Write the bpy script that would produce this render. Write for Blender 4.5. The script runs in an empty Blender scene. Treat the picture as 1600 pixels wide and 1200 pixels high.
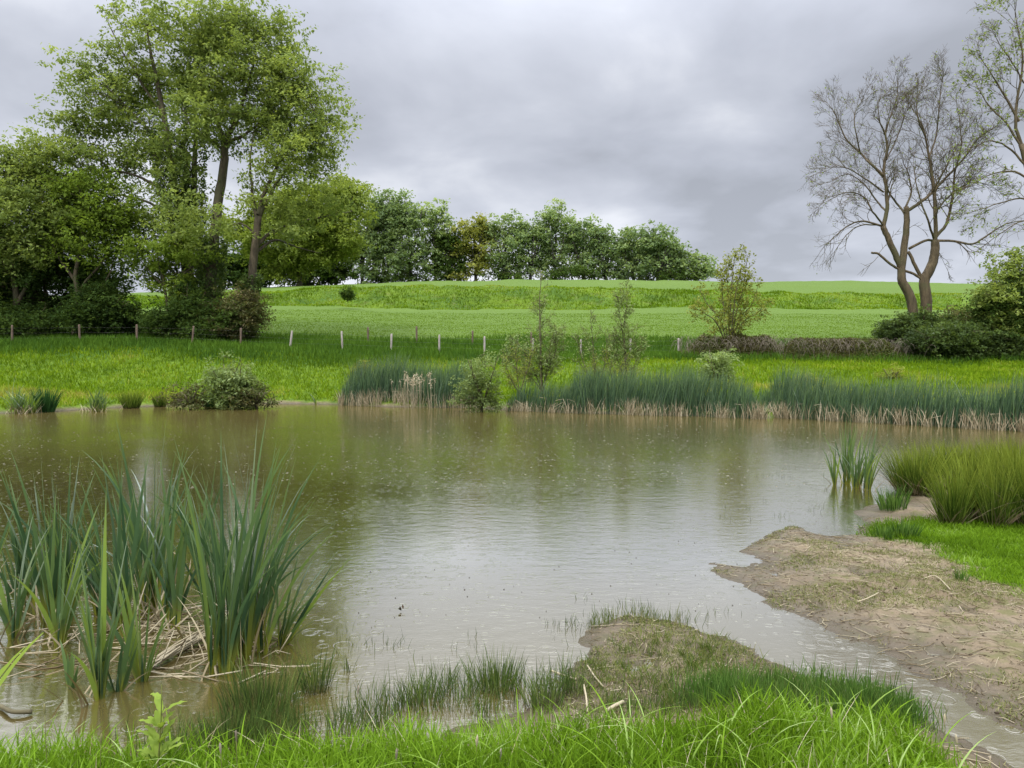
import bpy, math, random
import numpy as np
from mathutils import Vector

# ------------------------------------------------------------------ camera, sky, sun, exposure
S = bpy.context.scene
COL = S.collection
F = 1209.0                      # focal length in pixels of the 1600 px wide photograph
CAMZ = 2.2
PITCH = math.atan(40 / F)
cam_d = bpy.data.cameras.new('camera')
cam_d.sensor_width = 36.0
cam_d.lens = F / 1600 * 36.0
cam_d.clip_start = 0.05
cam_d.clip_end = 5000
cam = bpy.data.objects.new('camera', cam_d)
cam.location = (0, 0, CAMZ)
cam.rotation_euler = (math.radians(90) - PITCH, 0, 0)
COL.objects.link(cam)
S.camera = cam

SUN_EL, SUN_AZ = math.radians(52), math.radians(200)     # azimuth clockwise from +Y
W = bpy.data.worlds.new('World')
S.world = W
W.use_nodes = True
nt = W.node_tree
nt.nodes.clear()


def N(tree, kind, **kw):
    n = tree.nodes.new(kind)
    for k, v in kw.items():
        if k.startswith('i_'):
            n.inputs[k[2:].replace('_', ' ')].default_value = v
        else:
            setattr(n, k, v)
    return n


def L(tree, a, b):
    tree.links.new(a, b)


def ramp(tree, fac, stops, interp='LINEAR'):
    r = tree.nodes.new('ShaderNodeValToRGB')
    r.color_ramp.interpolation = interp
    els = r.color_ramp.elements
    while len(els) < len(stops):
        els.new(0.5)
    for e, (p, c) in zip(els, stops):
        e.position = p
        e.color = (c[0], c[1], c[2], 1) if not isinstance(c, (int, float)) else (c, c, c, 1)
    tree.links.new(fac, r.inputs[0])
    return r.outputs[0]


def math_n(tree, op, a, b=None, c=None, clamp=False):
    m = tree.nodes.new('ShaderNodeMath')
    m.operation = op
    m.use_clamp = clamp
    for i, v in enumerate((a, b, c)):
        if v is None:
            continue
        if isinstance(v, (int, float)):
            m.inputs[i].default_value = v
        else:
            tree.links.new(v, m.inputs[i])
    return m.outputs[0]


def mixc(tree, fac, a, b, mode='MIX'):
    m = tree.nodes.new('ShaderNodeMix')
    m.data_type = 'RGBA'
    m.blend_type = mode
    for sock, v in ((0, fac), (6, a), (7, b)):
        if isinstance(v, (int, float)):
            m.inputs[sock].default_value = v
        elif isinstance(v, (tuple, list)):
            m.inputs[sock].default_value = (v[0], v[1], v[2], 1)
        else:
            tree.links.new(v, m.inputs[sock])
    return m.outputs[2]


# the overcast sky: clouds on a high flat layer over a Nishita sky, brighter towards the zenith
tc = N(nt, 'ShaderNodeTexCoord')
sep = N(nt, 'ShaderNodeSeparateXYZ')
L(nt, tc.outputs['Generated'], sep.inputs[0])
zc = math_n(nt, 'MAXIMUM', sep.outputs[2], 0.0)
den = math_n(nt, 'ADD', zc, 0.16)
cx = math_n(nt, 'DIVIDE', sep.outputs[0], den)
cy = math_n(nt, 'DIVIDE', sep.outputs[1], den)
comb = N(nt, 'ShaderNodeCombineXYZ')
L(nt, cx, comb.inputs[0]); L(nt, cy, comb.inputs[1])
n1 = N(nt, 'ShaderNodeTexNoise', i_Scale=0.62, i_Detail=6.0, i_Roughness=0.45, i_Distortion=0.15)
mp = N(nt, 'ShaderNodeMapping')
mp.inputs['Location'].default_value = (3.1, 1.7, 0.4)
mp.inputs['Scale'].default_value = (1.0, 0.85, 1.0)
L(nt, comb.outputs[0], mp.inputs[0]); L(nt, mp.outputs[0], n1.inputs['Vector'])
n2 = N(nt, 'ShaderNodeTexNoise', i_Scale=1.9, i_Detail=8.0, i_Roughness=0.5, i_Distortion=0.2)
L(nt, mp.outputs[0], n2.inputs['Vector'])
cl = math_n(nt, 'ADD', math_n(nt, 'MULTIPLY', n1.outputs[0], 0.58), math_n(nt, 'MULTIPLY', n2.outputs[0], 0.42))
cloud = ramp(nt, cl, [(0.39, (0.262, 0.276, 0.312)), (0.46, (0.325, 0.342, 0.390)), (0.53, (0.390, 0.408, 0.458)), (0.61, (0.52, 0.535, 0.575))])
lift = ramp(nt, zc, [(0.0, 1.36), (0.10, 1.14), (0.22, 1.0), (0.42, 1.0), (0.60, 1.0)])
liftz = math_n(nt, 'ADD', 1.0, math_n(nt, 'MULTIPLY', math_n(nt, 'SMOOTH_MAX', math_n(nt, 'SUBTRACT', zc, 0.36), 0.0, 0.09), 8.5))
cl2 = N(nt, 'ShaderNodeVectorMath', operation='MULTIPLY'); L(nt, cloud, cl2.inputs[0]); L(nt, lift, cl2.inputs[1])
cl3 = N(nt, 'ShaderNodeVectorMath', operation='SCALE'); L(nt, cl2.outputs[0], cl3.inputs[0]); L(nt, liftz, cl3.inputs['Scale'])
sky = N(nt, 'ShaderNodeTexSky', sky_type='NISHITA', sun_disc=False)
sky.sun_elevation = SUN_EL
sky.sun_rotation = SUN_AZ
bg1 = N(nt, 'ShaderNodeBackground', i_Strength=0.08)
L(nt, sky.outputs[0], bg1.inputs[0])
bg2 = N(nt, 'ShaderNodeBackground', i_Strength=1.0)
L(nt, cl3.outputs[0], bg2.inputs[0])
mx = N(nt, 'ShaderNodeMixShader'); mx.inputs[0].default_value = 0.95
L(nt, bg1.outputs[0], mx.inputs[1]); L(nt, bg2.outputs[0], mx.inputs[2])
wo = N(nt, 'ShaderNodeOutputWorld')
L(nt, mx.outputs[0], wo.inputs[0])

sun_d = bpy.data.lights.new('sun', 'SUN')
sun_d.energy = 1.5
sun_d.angle = math.radians(14)
sun_d.color = (1.0, 0.96, 0.88)
sun = bpy.data.objects.new('sun', sun_d)
sdir = Vector((math.sin(SUN_AZ) * math.cos(SUN_EL), math.cos(SUN_AZ) * math.cos(SUN_EL), math.sin(SUN_EL)))
sun.rotation_euler = sdir.to_track_quat('Z', 'Y').to_euler()
sun.location = (0, -10, 30)
COL.objects.link(sun)

S.view_settings.view_transform = 'Standard'
S.view_settings.look = 'None'
S.view_settings.exposure = 0.7
S.view_settings.gamma = 1.0
S.cycles.max_bounces = 6
S.cycles.diffuse_bounces = 3
S.cycles.glossy_bounces = 2
S.cycles.transmission_bounces = 4
S.cycles.transparent_max_bounces = 8
S.cycles.caustics_reflective = False
S.cycles.caustics_refractive = False

# ------------------------------------------------------------------ helpers
rng = np.random.default_rng(11)
random.seed(5)
CP, SP = math.cos(PITCH), math.sin(PITCH)


def ray(px, py):
    dx, dy = (px - 800) / F, (600 - py) / F
    return np.array([dx, CP + dy * SP, -SP + dy * CP])


def P(px, py, Y):
    """world point seen at pixel (px,py) at distance Y"""
    d = ray(px, py)
    return np.array([0, 0, CAMZ]) + d * (Y / d[1])


def G(px, py, z=0.0):
    """world point on the level z seen at the pixel"""
    d = ray(px, py)
    return np.array([0, 0, CAMZ]) + d * ((z - CAMZ) / d[2])


def zpix(py, Y):
    d = ray(800, py)
    return CAMZ + d[2] * Y / d[1]


def sstep(a, b, x):
    t = np.clip((x - a) / (b - a), 0, 1)
    return t * t * (3 - 2 * t)


def vnoise(x, y, seed=0):
    x = np.asarray(x, float); y = np.asarray(y, float)
    xi, yi = np.floor(x), np.floor(y)
    xf, yf = x - xi, y - yi
    u, v = xf * xf * (3 - 2 * xf), yf * yf * (3 - 2 * yf)

    def h(a, b):
        s = np.sin(a * 127.1 + b * 311.7 + seed * 74.7) * 43758.5453
        return s - np.floor(s)
    return (h(xi, yi) * (1 - u) + h(xi + 1, yi) * u) * (1 - v) + (h(xi, yi + 1) * (1 - u) + h(xi + 1, yi + 1) * u) * v


def fbm(x, y, seed=0, o=4):
    r, a, t = 0, 0.5, 0
    for k in range(o):
        r = r + a * vnoise(np.asarray(x) * 2 ** k, np.asarray(y) * 2 ** k, seed + k * 3)
        t += a
        a *= 0.5
    return r / t


def build(name, verts, faces, mat=None, attrs=None, parent=None, smooth=False, loc=None):
    """ONE mesh object from an (n,3) array and a list of (m,k) index arrays"""
    me = bpy.data.meshes.new(name)
    verts = np.asarray(verts, dtype=np.float32)
    if loc is not None:
        verts = verts - np.asarray(loc, dtype=np.float32)
    me.vertices.add(len(verts))
    me.vertices.foreach_set('co', verts.ravel())
    faces = [np.asarray(f, dtype=np.int32) for f in faces if len(f)]
    tot = sum(f.size for f in faces)
    me.loops.add(tot)
    me.loops.foreach_set('vertex_index', np.concatenate([f.ravel() for f in faces]))
    npoly = sum(len(f) for f in faces)
    me.polygons.add(npoly)
    sizes = np.concatenate([np.full(len(f), f.shape[1], dtype=np.int32) for f in faces])
    starts = np.concatenate([[0], np.cumsum(sizes)[:-1]]).astype(np.int32)
    me.polygons.foreach_set('loop_start', starts)
    if smooth:
        me.polygons.foreach_set('use_smooth', np.ones(npoly, dtype=bool))
    me.update(calc_edges=True)
    if attrs:
        for k, a in attrs.items():
            a = np.asarray(a, dtype=np.float32)
            if a.ndim == 1:
                at = me.attributes.new(k, 'FLOAT', 'POINT')
                at.data.foreach_set('value', a)
            else:
                at = me.attributes.new(k, 'FLOAT_COLOR', 'POINT')
                if a.shape[1] == 3:
                    a = np.concatenate([a, np.ones((len(a), 1), np.float32)], 1)
                at.data.foreach_set('color', a.ravel())
    if mat:
        me.materials.append(mat)
    o = bpy.data.objects.new(name, me)
    COL.objects.link(o)
    if loc is not None and parent is None:
        o.location = loc
    if parent is not None:
        o.parent = parent
    return o


def tag(o, label=None, cat=None, group=None, kind=None):
    if label: o['label'] = label
    if cat: o['category'] = cat
    if group: o['group'] = group
    if kind: o['kind'] = kind
    return o


def thing(name, loc, label, cat, group=None):
    o = bpy.data.objects.new(name, None)
    o.empty_display_size = 0.3
    o.location = loc
    COL.objects.link(o)
    return tag(o, label, cat, group)


# ---- blades: vectorised tapering ribbons
def blade_arrays(base, h, w, ang, lean, curl, segs=3, tone=None, twist=0.0, kink=None):
    """base (n,3); lean = horizontal travel of a straight blade / height; curl = extra bend at the tip"""
    n = len(base)
    h = np.broadcast_to(h, n).astype(float); w = np.broadcast_to(w, n); ang = np.broadcast_to(ang, n)
    lean = np.broadcast_to(lean, n); curl = np.broadcast_to(curl, n)
    tone = rng.random(n) if tone is None else np.broadcast_to(tone, n)
    d = np.stack([np.cos(ang), np.sin(ang), np.zeros(n)], 1)
    tw = ang + np.pi / 2 + rng.uniform(-1, 1, n) * twist
    s = np.stack([np.cos(tw), np.sin(tw), np.zeros(n)], 1)
    V, T = [], []
    ts = np.linspace(0, 1, segs + 1)
    for t in ts:
        hor = lean * t + curl * t ** 2.2
        ver = t * np.sqrt(np.clip(1 - 0.4 * lean ** 2, 0.1, 1)) - 0.42 * np.abs(curl) * t ** 3.2
        c = base + d * (hor * h)[:, None]
        c[:, 2] += ver * h
        ww = w * (1 - t ** 2.2) * (0.75 + 0.5 * np.sin(min(t, .5) * np.pi)) * 0.5
        if t < 1:
            V.append(c - s * ww[:, None]); V.append(c + s * ww[:, None])
            T += [t, t]
        else:
            V.append(c); T.append(t)
    k = 2 * segs + 1
    V = np.stack(V, 1).reshape(-1, 3)
    al = np.tile(np.array(T), n)
    to = np.repeat(tone, k)
    b = (np.arange(n) * k)[:, None]
    quads = [b + np.array([[2 * i, 2 * i + 1, 2 * i + 3, 2 * i + 2]]) for i in range(segs - 1)]
    tris = b + np.array([[2 * segs - 2, 2 * segs - 1, 2 * segs]])
    return V, (np.concatenate(quads) if quads else np.zeros((0, 4), int)), tris, to, al


class Acc:
    """collects geometry for one mesh"""
    def __init__(s):
        s.v, s.q, s.t, s.to, s.al, s.n = [], [], [], [], [], 0

    def add(s, V, q, t, to, al):
        s.v.append(V); s.q.append(np.asarray(q, int).reshape(-1, 4) + s.n); s.t.append(np.asarray(t, int).reshape(-1, 3) + s.n)
        s.to.append(to); s.al.append(al); s.n += len(V)

    def blades(s, *a, **k):
        s.add(*blade_arrays(*a, **k))

    def leaves(s, c, length, width, tone, droop=0.3, flat=0.6):
        """rhombic, slightly folded leaves at c, pointing outwards at random"""
        n = len(c)
        a = rng.uniform(0, 2 * np.pi, n)
        el = rng.normal(-droop, 0.5, n)
        d = np.stack([np.cos(a) * np.cos(el), np.sin(a) * np.cos(el), np.sin(el)], 1)
        up = rng.normal(0, 1, (n, 3)); up[:, 2] += flat * 3
        sd = np.cross(d, up); sd /= np.linalg.norm(sd, axis=1)[:, None] + 1e-6
        nn = np.cross(sd, d)
        length = np.broadcast_to(length, n)[:, None]; width = np.broadcast_to(width, n)[:, None]
        V = np.stack([c, c + d * length * .45 + sd * width * .5 + nn * width * .15, c + d * length, c + d * length * .45 - sd * width * .5 + nn * width * .15], 1).reshape(-1, 3)
        q = (np.arange(n) * 4)[:, None] + np.array([[0, 1, 2, 3]])
        s.add(V, q, np.zeros((0, 3), int), np.repeat(np.broadcast_to(tone, n), 4), np.tile([0., .5, 1., .5], n))

    def tube(s, pts, rad, sides=5, tone=0.5):
        pts = np.asarray(pts, float); m = len(pts)
        rad = np.broadcast_to(rad, m)
        tg = np.gradient(pts, axis=0)
        tg /= np.linalg.norm(tg, axis=1)[:, None] + 1e-9
        ref = np.array([0.31, 0.2, 0.93]) if abs(tg[:, 2]).mean() < 0.8 else np.array([0.9, 0.37, 0.1])
        a = np.cross(tg, ref); a /= np.linalg.norm(a, axis=1)[:, None] + 1e-9
        b = np.cross(tg, a)
        th = np.arange(sides) * 2 * np.pi / sides
        V = pts[:, None] + rad[:, None, None] * (a[:, None] * np.cos(th)[None, :, None] + b[:, None] * np.sin(th)[None, :, None])
        i = np.arange(m - 1)[:, None] * sides; j = np.arange(sides)[None]
        j2 = (j + 1) % sides
        q = np.stack([i + j, i + j2, i + sides + j2, i + sides + j], -1).reshape(-1, 4)
        al = np.repeat(np.linspace(0, 1, m), sides)
        # end cap
        tri = []
        e = (m - 1) * sides
        for k in range(1, sides - 1):
            tri.append([e, e + k, e + k + 1])
        s.add(V.reshape(-1, 3), q, np.array(tri), np.full(m * sides, tone), al)

    def ok(s):
        return s.n > 0

    def make(s, name, mat, parent=None, smooth=False, loc=None):
        V = np.concatenate(s.v)
        off = loc
        if parent is not None:
            off = np.array(parent.location)
        return build(name, V, [np.concatenate(s.q), np.concatenate(s.t)], mat,
                     {'tone': np.concatenate(s.to), 'along': np.concatenate(s.al)}, parent, smooth, off)


# ------------------------------------------------------------------ materials
def new_mat(name):
    m = bpy.data.materials.new(name)
    m.use_nodes = True
    m.node_tree.nodes.clear()
    return m, m.node_tree


def attr(t, name):
    a = t.nodes.new('ShaderNodeAttribute'); a.attribute_name = name
    return a


def leaf_mat(name, stops, trans=0.46, base=None, tip=None, gloss=0.0, noise=0.35, nscale=0.7):
    """stops: colours over tone; base=(colour, extent) recolours the foot of a blade, tip=(colour, start) its end"""
    m, t = new_mat(name)
    at = attr(t, 'tone')
    geo = N(t, 'ShaderNodeNewGeometry')
    nz = N(t, 'ShaderNodeTexNoise', i_Scale=nscale, i_Detail=3.0)
    L(t, geo.outputs['Position'], nz.inputs['Vector'])
    f = math_n(t, 'ADD', at.outputs['Fac'], math_n(t, 'MULTIPLY', math_n(t, 'SUBTRACT', nz.outputs[0], 0.5), noise * 2), clamp=True)
    c = ramp(t, f, stops)
    if base or tip:
        al = attr(t, 'along')
        if base:
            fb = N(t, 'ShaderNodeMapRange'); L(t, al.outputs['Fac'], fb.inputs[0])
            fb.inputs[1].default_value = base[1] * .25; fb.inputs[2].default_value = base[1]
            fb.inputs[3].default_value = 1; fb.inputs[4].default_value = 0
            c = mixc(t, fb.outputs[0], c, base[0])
        if tip:
            fb = N(t, 'ShaderNodeMapRange'); L(t, al.outputs['Fac'], fb.inputs[0])
            fb.inputs[1].default_value = tip[1]; fb.inputs[2].default_value = 1
            c = mixc(t, fb.outputs[0], c, tip[0])
    d = N(t, 'ShaderNodeBsdfDiffuse'); L(t, c, d.inputs[0])
    tr = N(t, 'ShaderNodeBsdfTranslucent')
    c2 = mixc(t, 1.0, c, (1.15, 1.1, 0.6), 'MULTIPLY'); L(t, c2, tr.inputs[0])
    ms = N(t, 'ShaderNodeMixShader'); ms.inputs[0].default_value = trans
    L(t, d.outputs[0], ms.inputs[1]); L(t, tr.outputs[0], ms.inputs[2])
    out = ms.outputs[0]
    if gloss:
        g = N(t, 'ShaderNodeBsdfGlossy', i_Roughness=0.42); g.inputs[0].default_value = (.9, .92, .88, 1)
        fr = N(t, 'ShaderNodeFresnel', i_IOR=1.4)
        m2 = N(t, 'ShaderNodeMixShader'); L(t, math_n(t, 'MULTIPLY', fr.outputs[0], gloss), m2.inputs[0])
        L(t, out, m2.inputs[1]); L(t, g.outputs[0], m2.inputs[2]); out = m2.outputs[0]
    o = N(t, 'ShaderNodeOutputMaterial'); L(t, out, o.inputs[0])
    return m


def bark_mat(name, c1, c2, scale=6, c3=None):
    m, t = new_mat(name)
    geo = N(t, 'ShaderNodeNewGeometry')
    mp = N(t, 'ShaderNodeMapping'); mp.inputs['Scale'].default_value = (1, 1, 0.25)
    L(t, geo.outputs['Position'], mp.inputs[0])
    nz = N(t, 'ShaderNodeTexNoise', i_Scale=scale, i_Detail=6.0, i_Roughness=0.65)
    L(t, mp.outputs[0], nz.inputs['Vector'])
    c = ramp(t, nz.outputs[0], [(0.35, c1), (0.65, c2)])
    if c3:
        n3 = N(t, 'ShaderNodeTexNoise', i_Scale=0.9, i_Detail=4.0); L(t, geo.outputs['Position'], n3.inputs['Vector'])
        c = mixc(t, ramp(t, n3.outputs[0], [(0.5, 0.0), (0.62, 0.75)]), c, c3)
    b = N(t, 'ShaderNodeBsdfPrincipled', i_Roughness=0.85); L(t, c, b.inputs['Base Color'])
    bp = N(t, 'ShaderNodeBump', i_Strength=0.6, i_Distance=0.04); L(t, nz.outputs[0], bp.inputs['Height']); L(t, bp.outputs[0], b.inputs['Normal'])
    o = N(t, 'ShaderNodeOutputMaterial'); L(t, b.outputs[0], o.inputs[0])
    return m


M = {}
M['ash'] = leaf_mat('ash_leaf', [(0.0, (.10, .145, .045)), (0.5, (.23, .30, .085)), (1.0, (.38, .46, .13))])
M['ash_olive'] = leaf_mat('ash_olive_leaf', [(0.0, (.14, .19, .04)), (0.5, (.21, .275, .05)), (1.0, (.32, .39, .08))])
M['ash_bright'] = leaf_mat('ash_bright_leaf', [(0.0, (.12, .18, .03)), (0.5, (.21, .30, .05)), (1.0, (.34, .45, .09))])
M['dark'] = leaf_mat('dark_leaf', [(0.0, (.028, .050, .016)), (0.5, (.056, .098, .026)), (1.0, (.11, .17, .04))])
M['crest'] = leaf_mat('crest_leaf', [(0.0, (.13, .19, .085)), (0.5, (.24, .33, .145)), (1.0, (.38, .47, .21))])
M['crest_yellow'] = leaf_mat('crest_yellow_leaf', [(0.0, (.17, .19, .05)), (0.5, (.28, .30, .075)), (1.0, (.40, .41, .11))])
M['willow'] = leaf_mat('willow_leaf', [(0.0, (.15, .21, .07)), (0.5, (.23, .305, .115)), (1.0, (.34, .42, .19))])
M['willow_yellow'] = leaf_mat('yellow_leaf', [(0.0, (.16, .18, .035)), (0.5, (.25, .28, .06)), (1.0, (.36, .39, .11))])
M['bramble'] = leaf_mat('bramble_leaf', [(0.0, (.075, .065, .035)), (0.45, (.11, .105, .045)), (0.8, (.11, .145, .05)), (1.0, (.24, .21, .11))])
M['ivy'] = leaf_mat('ivy_leaf', [(0.0, (.045, .070, .024)), (0.5, (.085, .13, .038)), (1.0, (.17, .24, .06))], gloss=0.1)
M['reed'] = leaf_mat('reed_leaf', [(0.0, (.050, .095, .055)), (0.5, (.090, .155, .088)), (1.0, (.16, .25, .12))], gloss=0.12, tip=((.17, .24, .10), .7))
M['cattail'] = leaf_mat('cattail_leaf', [(0.0, (.036, .078, .038)), (0.4, (.074, .138, .062)), (0.75, (.135, .215, .075)), (1.0, (.24, .34, .07))],
                        base=((.33, .35, .055), .28), tip=((.17, .25, .11), .75), gloss=0.18, noise=0.12)
M['straw'] = leaf_mat('straw', [(0.0, (.14, .105, .06)), (0.5, (.32, .265, .165)), (1.0, (.52, .455, .32))], trans=0.1, noise=0.1)
M['rush'] = leaf_mat('rush_stem', [(0.0, (.035, .065, .012)), (0.5, (.085, .145, .020)), (1.0, (.26, .33, .06))], trans=0.2, base=((.06, .06, .02), .25), tip=((.20, .24, .03), .55), noise=0.2)
M['rush_dark'] = leaf_mat('dark_rush_stem', [(0.0, (.018, .050, .018)), (0.5, (.032, .088, .025)), (1.0, (.06, .14, .04))], trans=0.2, noise=0.2)
M['spike'] = leaf_mat('spike_rush_stem', [(0.0, (.035, .060, .020)), (0.5, (.075, .125, .030)), (1.0, (.17, .22, .06))], trans=0.25, base=((.09, .08, .04), .3), noise=0.3, nscale=2)
M['sedge'] = leaf_mat('sedge_blade', [(0.0, (.035, .080, .018)), (0.5, (.075, .155, .030)), (1.0, (.18, .29, .07))], trans=0.35, noise=0.25, nscale=2)
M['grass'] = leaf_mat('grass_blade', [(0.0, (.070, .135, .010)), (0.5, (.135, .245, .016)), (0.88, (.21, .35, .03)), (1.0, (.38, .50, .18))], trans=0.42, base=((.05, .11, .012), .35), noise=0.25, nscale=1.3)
M['grass_far'] = leaf_mat('far_grass_blade', [(0.0, (.085, .155, .010)), (0.5, (.150, .245, .012)), (0.85, (.225, .32, .018)), (1.0, (.30, .30, .06))], trans=0.35, noise=0.35, nscale=0.35)
M['grass_dark'] = leaf_mat('tall_grass_blade', [(0.0, (.045, .100, .018)), (0.5, (.075, .150, .020)), (1.0, (.11, .20, .025))], trans=0.35, noise=0.3, nscale=0.35)
M['bark'] = bark_mat('ash_bark', (.040, .030, .017), (.11, .085, .050), c3=(.055, .060, .022))
M['bark_bare'] = bark_mat('bare_ash_bark', (.050, .036, .018), (.145, .108, .058), c3=(.075, .072, .028))
M['bark_far'] = bark_mat('far_bark', (.04, .035, .03), (.075, .065, .055))
M['twig'] = bark_mat('willow_twig', (.07, .06, .03), (.13, .11, .055))
M['post'] = bark_mat('weathered_wood', (.26, .22, .19), (.48, .43, .38), scale=14)
M['post_brown'] = bark_mat('brown_wood', (.10, .065, .045), (.17, .12, .085), scale=14)
M['rot'] = bark_mat('dead_wood', (.14, .11, .08), (.34, .29, .22), scale=12)

# ------------------------------------------------------------------ terrain
shore_px = [(-700, 690), (-300, 656), (0, 646), (60, 645), (130, 640), (200, 636), (330, 633), (430, 631), (530, 632), (600, 636), (740, 637), (800, 640),
            (880, 644), (1000, 648), (1190, 652), (1300, 654), (1400, 660), (1500, 664), (1600, 669), (1800, 682), (2300, 715),
            (2300, 760), (1800, 752), (1560, 748), (1450, 752), (1400, 765), (1378, 785), (1335, 798), (1352, 815), (1338, 834), (1300, 839), (1270, 831), (1235, 822),
            (1200, 834), (1180, 847), (1158, 862), (1186, 876), (1160, 884), (1125, 879), (1095, 880), (1130, 902), (1180, 930), (1205, 947), (1250, 965), (1300, 990), (1360, 1012),
            (1400, 1036), (1450, 1058), (1480, 1080), (1530, 1105), (1600, 1142), (1700, 1195), (1900, 1300), (2100, 1330),
            (1900, 1500), (1640, 1250), (1560, 1185), (1500, 1160), (1450, 1135), (1400, 1105), (1330, 1080), (1250, 1057), (1200, 1028), (1150, 1003), (1100, 986), (1040, 969),
            (985, 966), (930, 980), (908, 1005), (905, 1040), (880, 1075), (800, 1120), (700, 1150), (600, 1165), (450, 1180), (300, 1188), (100, 1192), (-100, 1195), (-500, 1140), (-1600, 950)]
SH = np.array([G(x, y)[:2] for x, y in shore_px])


def sdf(X, Y):
    """distance to the shoreline, positive on land"""
    X = np.asarray(X, float); Y = np.asarray(Y, float)
    dmin = np.full(X.shape, 1e9); inside = np.zeros(X.shape, bool)
    n = len(SH)
    for i in range(n):
        x0, y0 = SH[i]; x1, y1 = SH[(i + 1) % n]
        ex, ey = x1 - x0, y1 - y0
        t = np.clip(((X - x0) * ex + (Y - y0) * ey) / (ex * ex + ey * ey), 0, 1)
        dmin = np.minimum(dmin, (X - x0 - t * ex) ** 2 + (Y - y0 - t * ey) ** 2)
        if y0 != y1:
            c = ((y0 > Y) != (y1 > Y)) & (X < ex * (Y - y0) / (ey) + x0)
            inside ^= c
    d = np.sqrt(dmin)
    d = np.where(inside, -d, d)
    wob = (fbm(X * 3.2, Y * 3.2, 5) - .5) * 0.26 * sstep(20, 8, Y) + (fbm(X * 13, Y * 13, 6) - .5) * 0.13 * sstep(14, 8, Y) + (fbm(X * 1.1, Y * 1.1, 8) - .5) * 0.3 * sstep(15, 25, Y)
    return d + wob


kx = np.array([-400, 0, 200, 430, 600, 700, 800, 950, 1200, 1330, 1440, 1600, 2000])
crest_y = np.array([474, 468, 461, 452, 445, 442, 440, 439, 442, 440, 443, 446, 455])
toe_y = np.array([490, 487, 485, 477, 481, 483, 483, 482, 482, 483, 485, 487, 490])
top_y = np.array([478, 472, 466, 456, 450, 448, 449, 453, 459, 461, 461, 463, 468])
fence_y = np.array([545, 540, 536, 545, 551, 553, 554, 555, 556, 557, 558, 560, 570])
Y_FENCE, Y_TOE, Y_TOP, Y_CREST = 50.0, 100.0, 106.0, 160.0


def terrain(X, Y, s=None):
    X = np.asarray(X, float); Y = np.asarray(Y, float)
    if s is None:
        s = sdf(X, Y)
    Yc = np.maximum(Y, 20)
    px = np.clip(800 + F * X / Yc, -400, 2000)
    zf = zpix_a(np.interp(px, kx, fence_y), Y_FENCE)
    zt = zpix_a(np.interp(px, kx, toe_y), Y_TOE)
    zu = zpix_a(np.interp(px, kx, top_y), Y_TOP)
    zc_ = zpix_a(np.interp(px, kx, crest_y), Y_CREST)
    # far side
    a = np.clip(s, 0, 14)
    zb = 0.22 * (1 - np.exp(-a / 0.35)) + 0.085 * a
    t1 = sstep(38, Y_FENCE, Y)
    z = zb * (1 - t1) + zf * t1
    t2 = np.clip((Y - Y_FENCE) / (Y_TOE - Y_FENCE), 0, 1)
    z = np.where(Y > Y_FENCE, zf + (zt - zf) * (t2 ** 0.93), z)
    t3 = sstep(Y_TOE, Y_TOP, Y)
    z = np.where(Y > Y_TOE, zt + (zu - zt) * t3, z)
    t4 = np.clip((Y - Y_TOP) / (Y_CREST - Y_TOP), 0, 1)
    z = np.where(Y > Y_TOP, zu + (zc_ - zu) * (1 - (1 - t4) ** 1.25), z)
    z = np.where(Y > Y_CREST, zc_ - np.clip(Y - Y_CREST - 8, 0, 400) * 0.03, z)
    z += (fbm(X * .15, Y * .15, 2) - .5) * 0.5 * sstep(36, 60, Y) * sstep(0, 8, np.abs(Y - Y_CREST))
    z += (fbm(X * .7, Y * .7, 3) - .5) * 0.16 * sstep(34, 40, Y) + (fbm(X * .35, Y * .6, 4) - .5) * 1.3 * sstep(98, 101, Y) * sstep(112, 105, Y)
    # near side: mud flats and the grassy bank the camera stands on
    wb = sstep(5.0, 3.7, Y)
    zn = 0.055 * (1 - np.exp(-a / 0.5)) + 0.02 * a + wb * np.minimum(0.16 * a, 0.46)
    zn += (fbm(X * 2.3, Y * 2.3, 6) - .5) * 0.07 * np.clip(a * 2, 0, 1) - sstep(.60, .72, fbm(X * 6, Y * 6, 17, 2)) * .035 * np.clip(a * 2, 0, 1) + (fbm(X * 9, Y * 9, 7) - .5) * 0.035 * np.clip(a * 3, 0, 1)
    wn = sstep(26, 20, Y)
    z = z * (1 - wn) + zn * wn
    z = np.where(s < 0, -np.minimum(0.5, 0.16 * -s), z)
    return z


def zpix_a(py, Y):
    dy = (600 - py) / F
    return CAMZ + (-SP + dy * CP) * Y / (CP + dy * SP)


ys = np.concatenate([np.arange(-30, 2, 1.0), np.arange(2, 3, .1), np.arange(3, 12, .04), np.arange(12, 30, .3), np.arange(30, 52, .2), np.arange(52, 98, .8), np.arange(98, 110, .3), np.arange(110, 180, 1.5),
                     np.geomspace(180, 1500, 24)])
ts_ = np.concatenate([np.linspace(-6, -0.75, 40), np.linspace(-0.74, 0.74, 520), np.linspace(0.75, 6, 40)])
YY, TT = np.meshgrid(ys, ts_, indexing='ij')
XX = TT * (np.maximum(YY, 0) + 2.5)
SD = sdf(XX, YY)
ZZ = terrain(XX, YY, SD)
nr, nc = XX.shape
idx = np.arange(nr * nc).reshape(nr, nc)
quads = np.stack([idx[:-1, :-1], idx[:-1, 1:], idx[1:, 1:], idx[1:, :-1]], -1).reshape(-1, 4)


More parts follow.
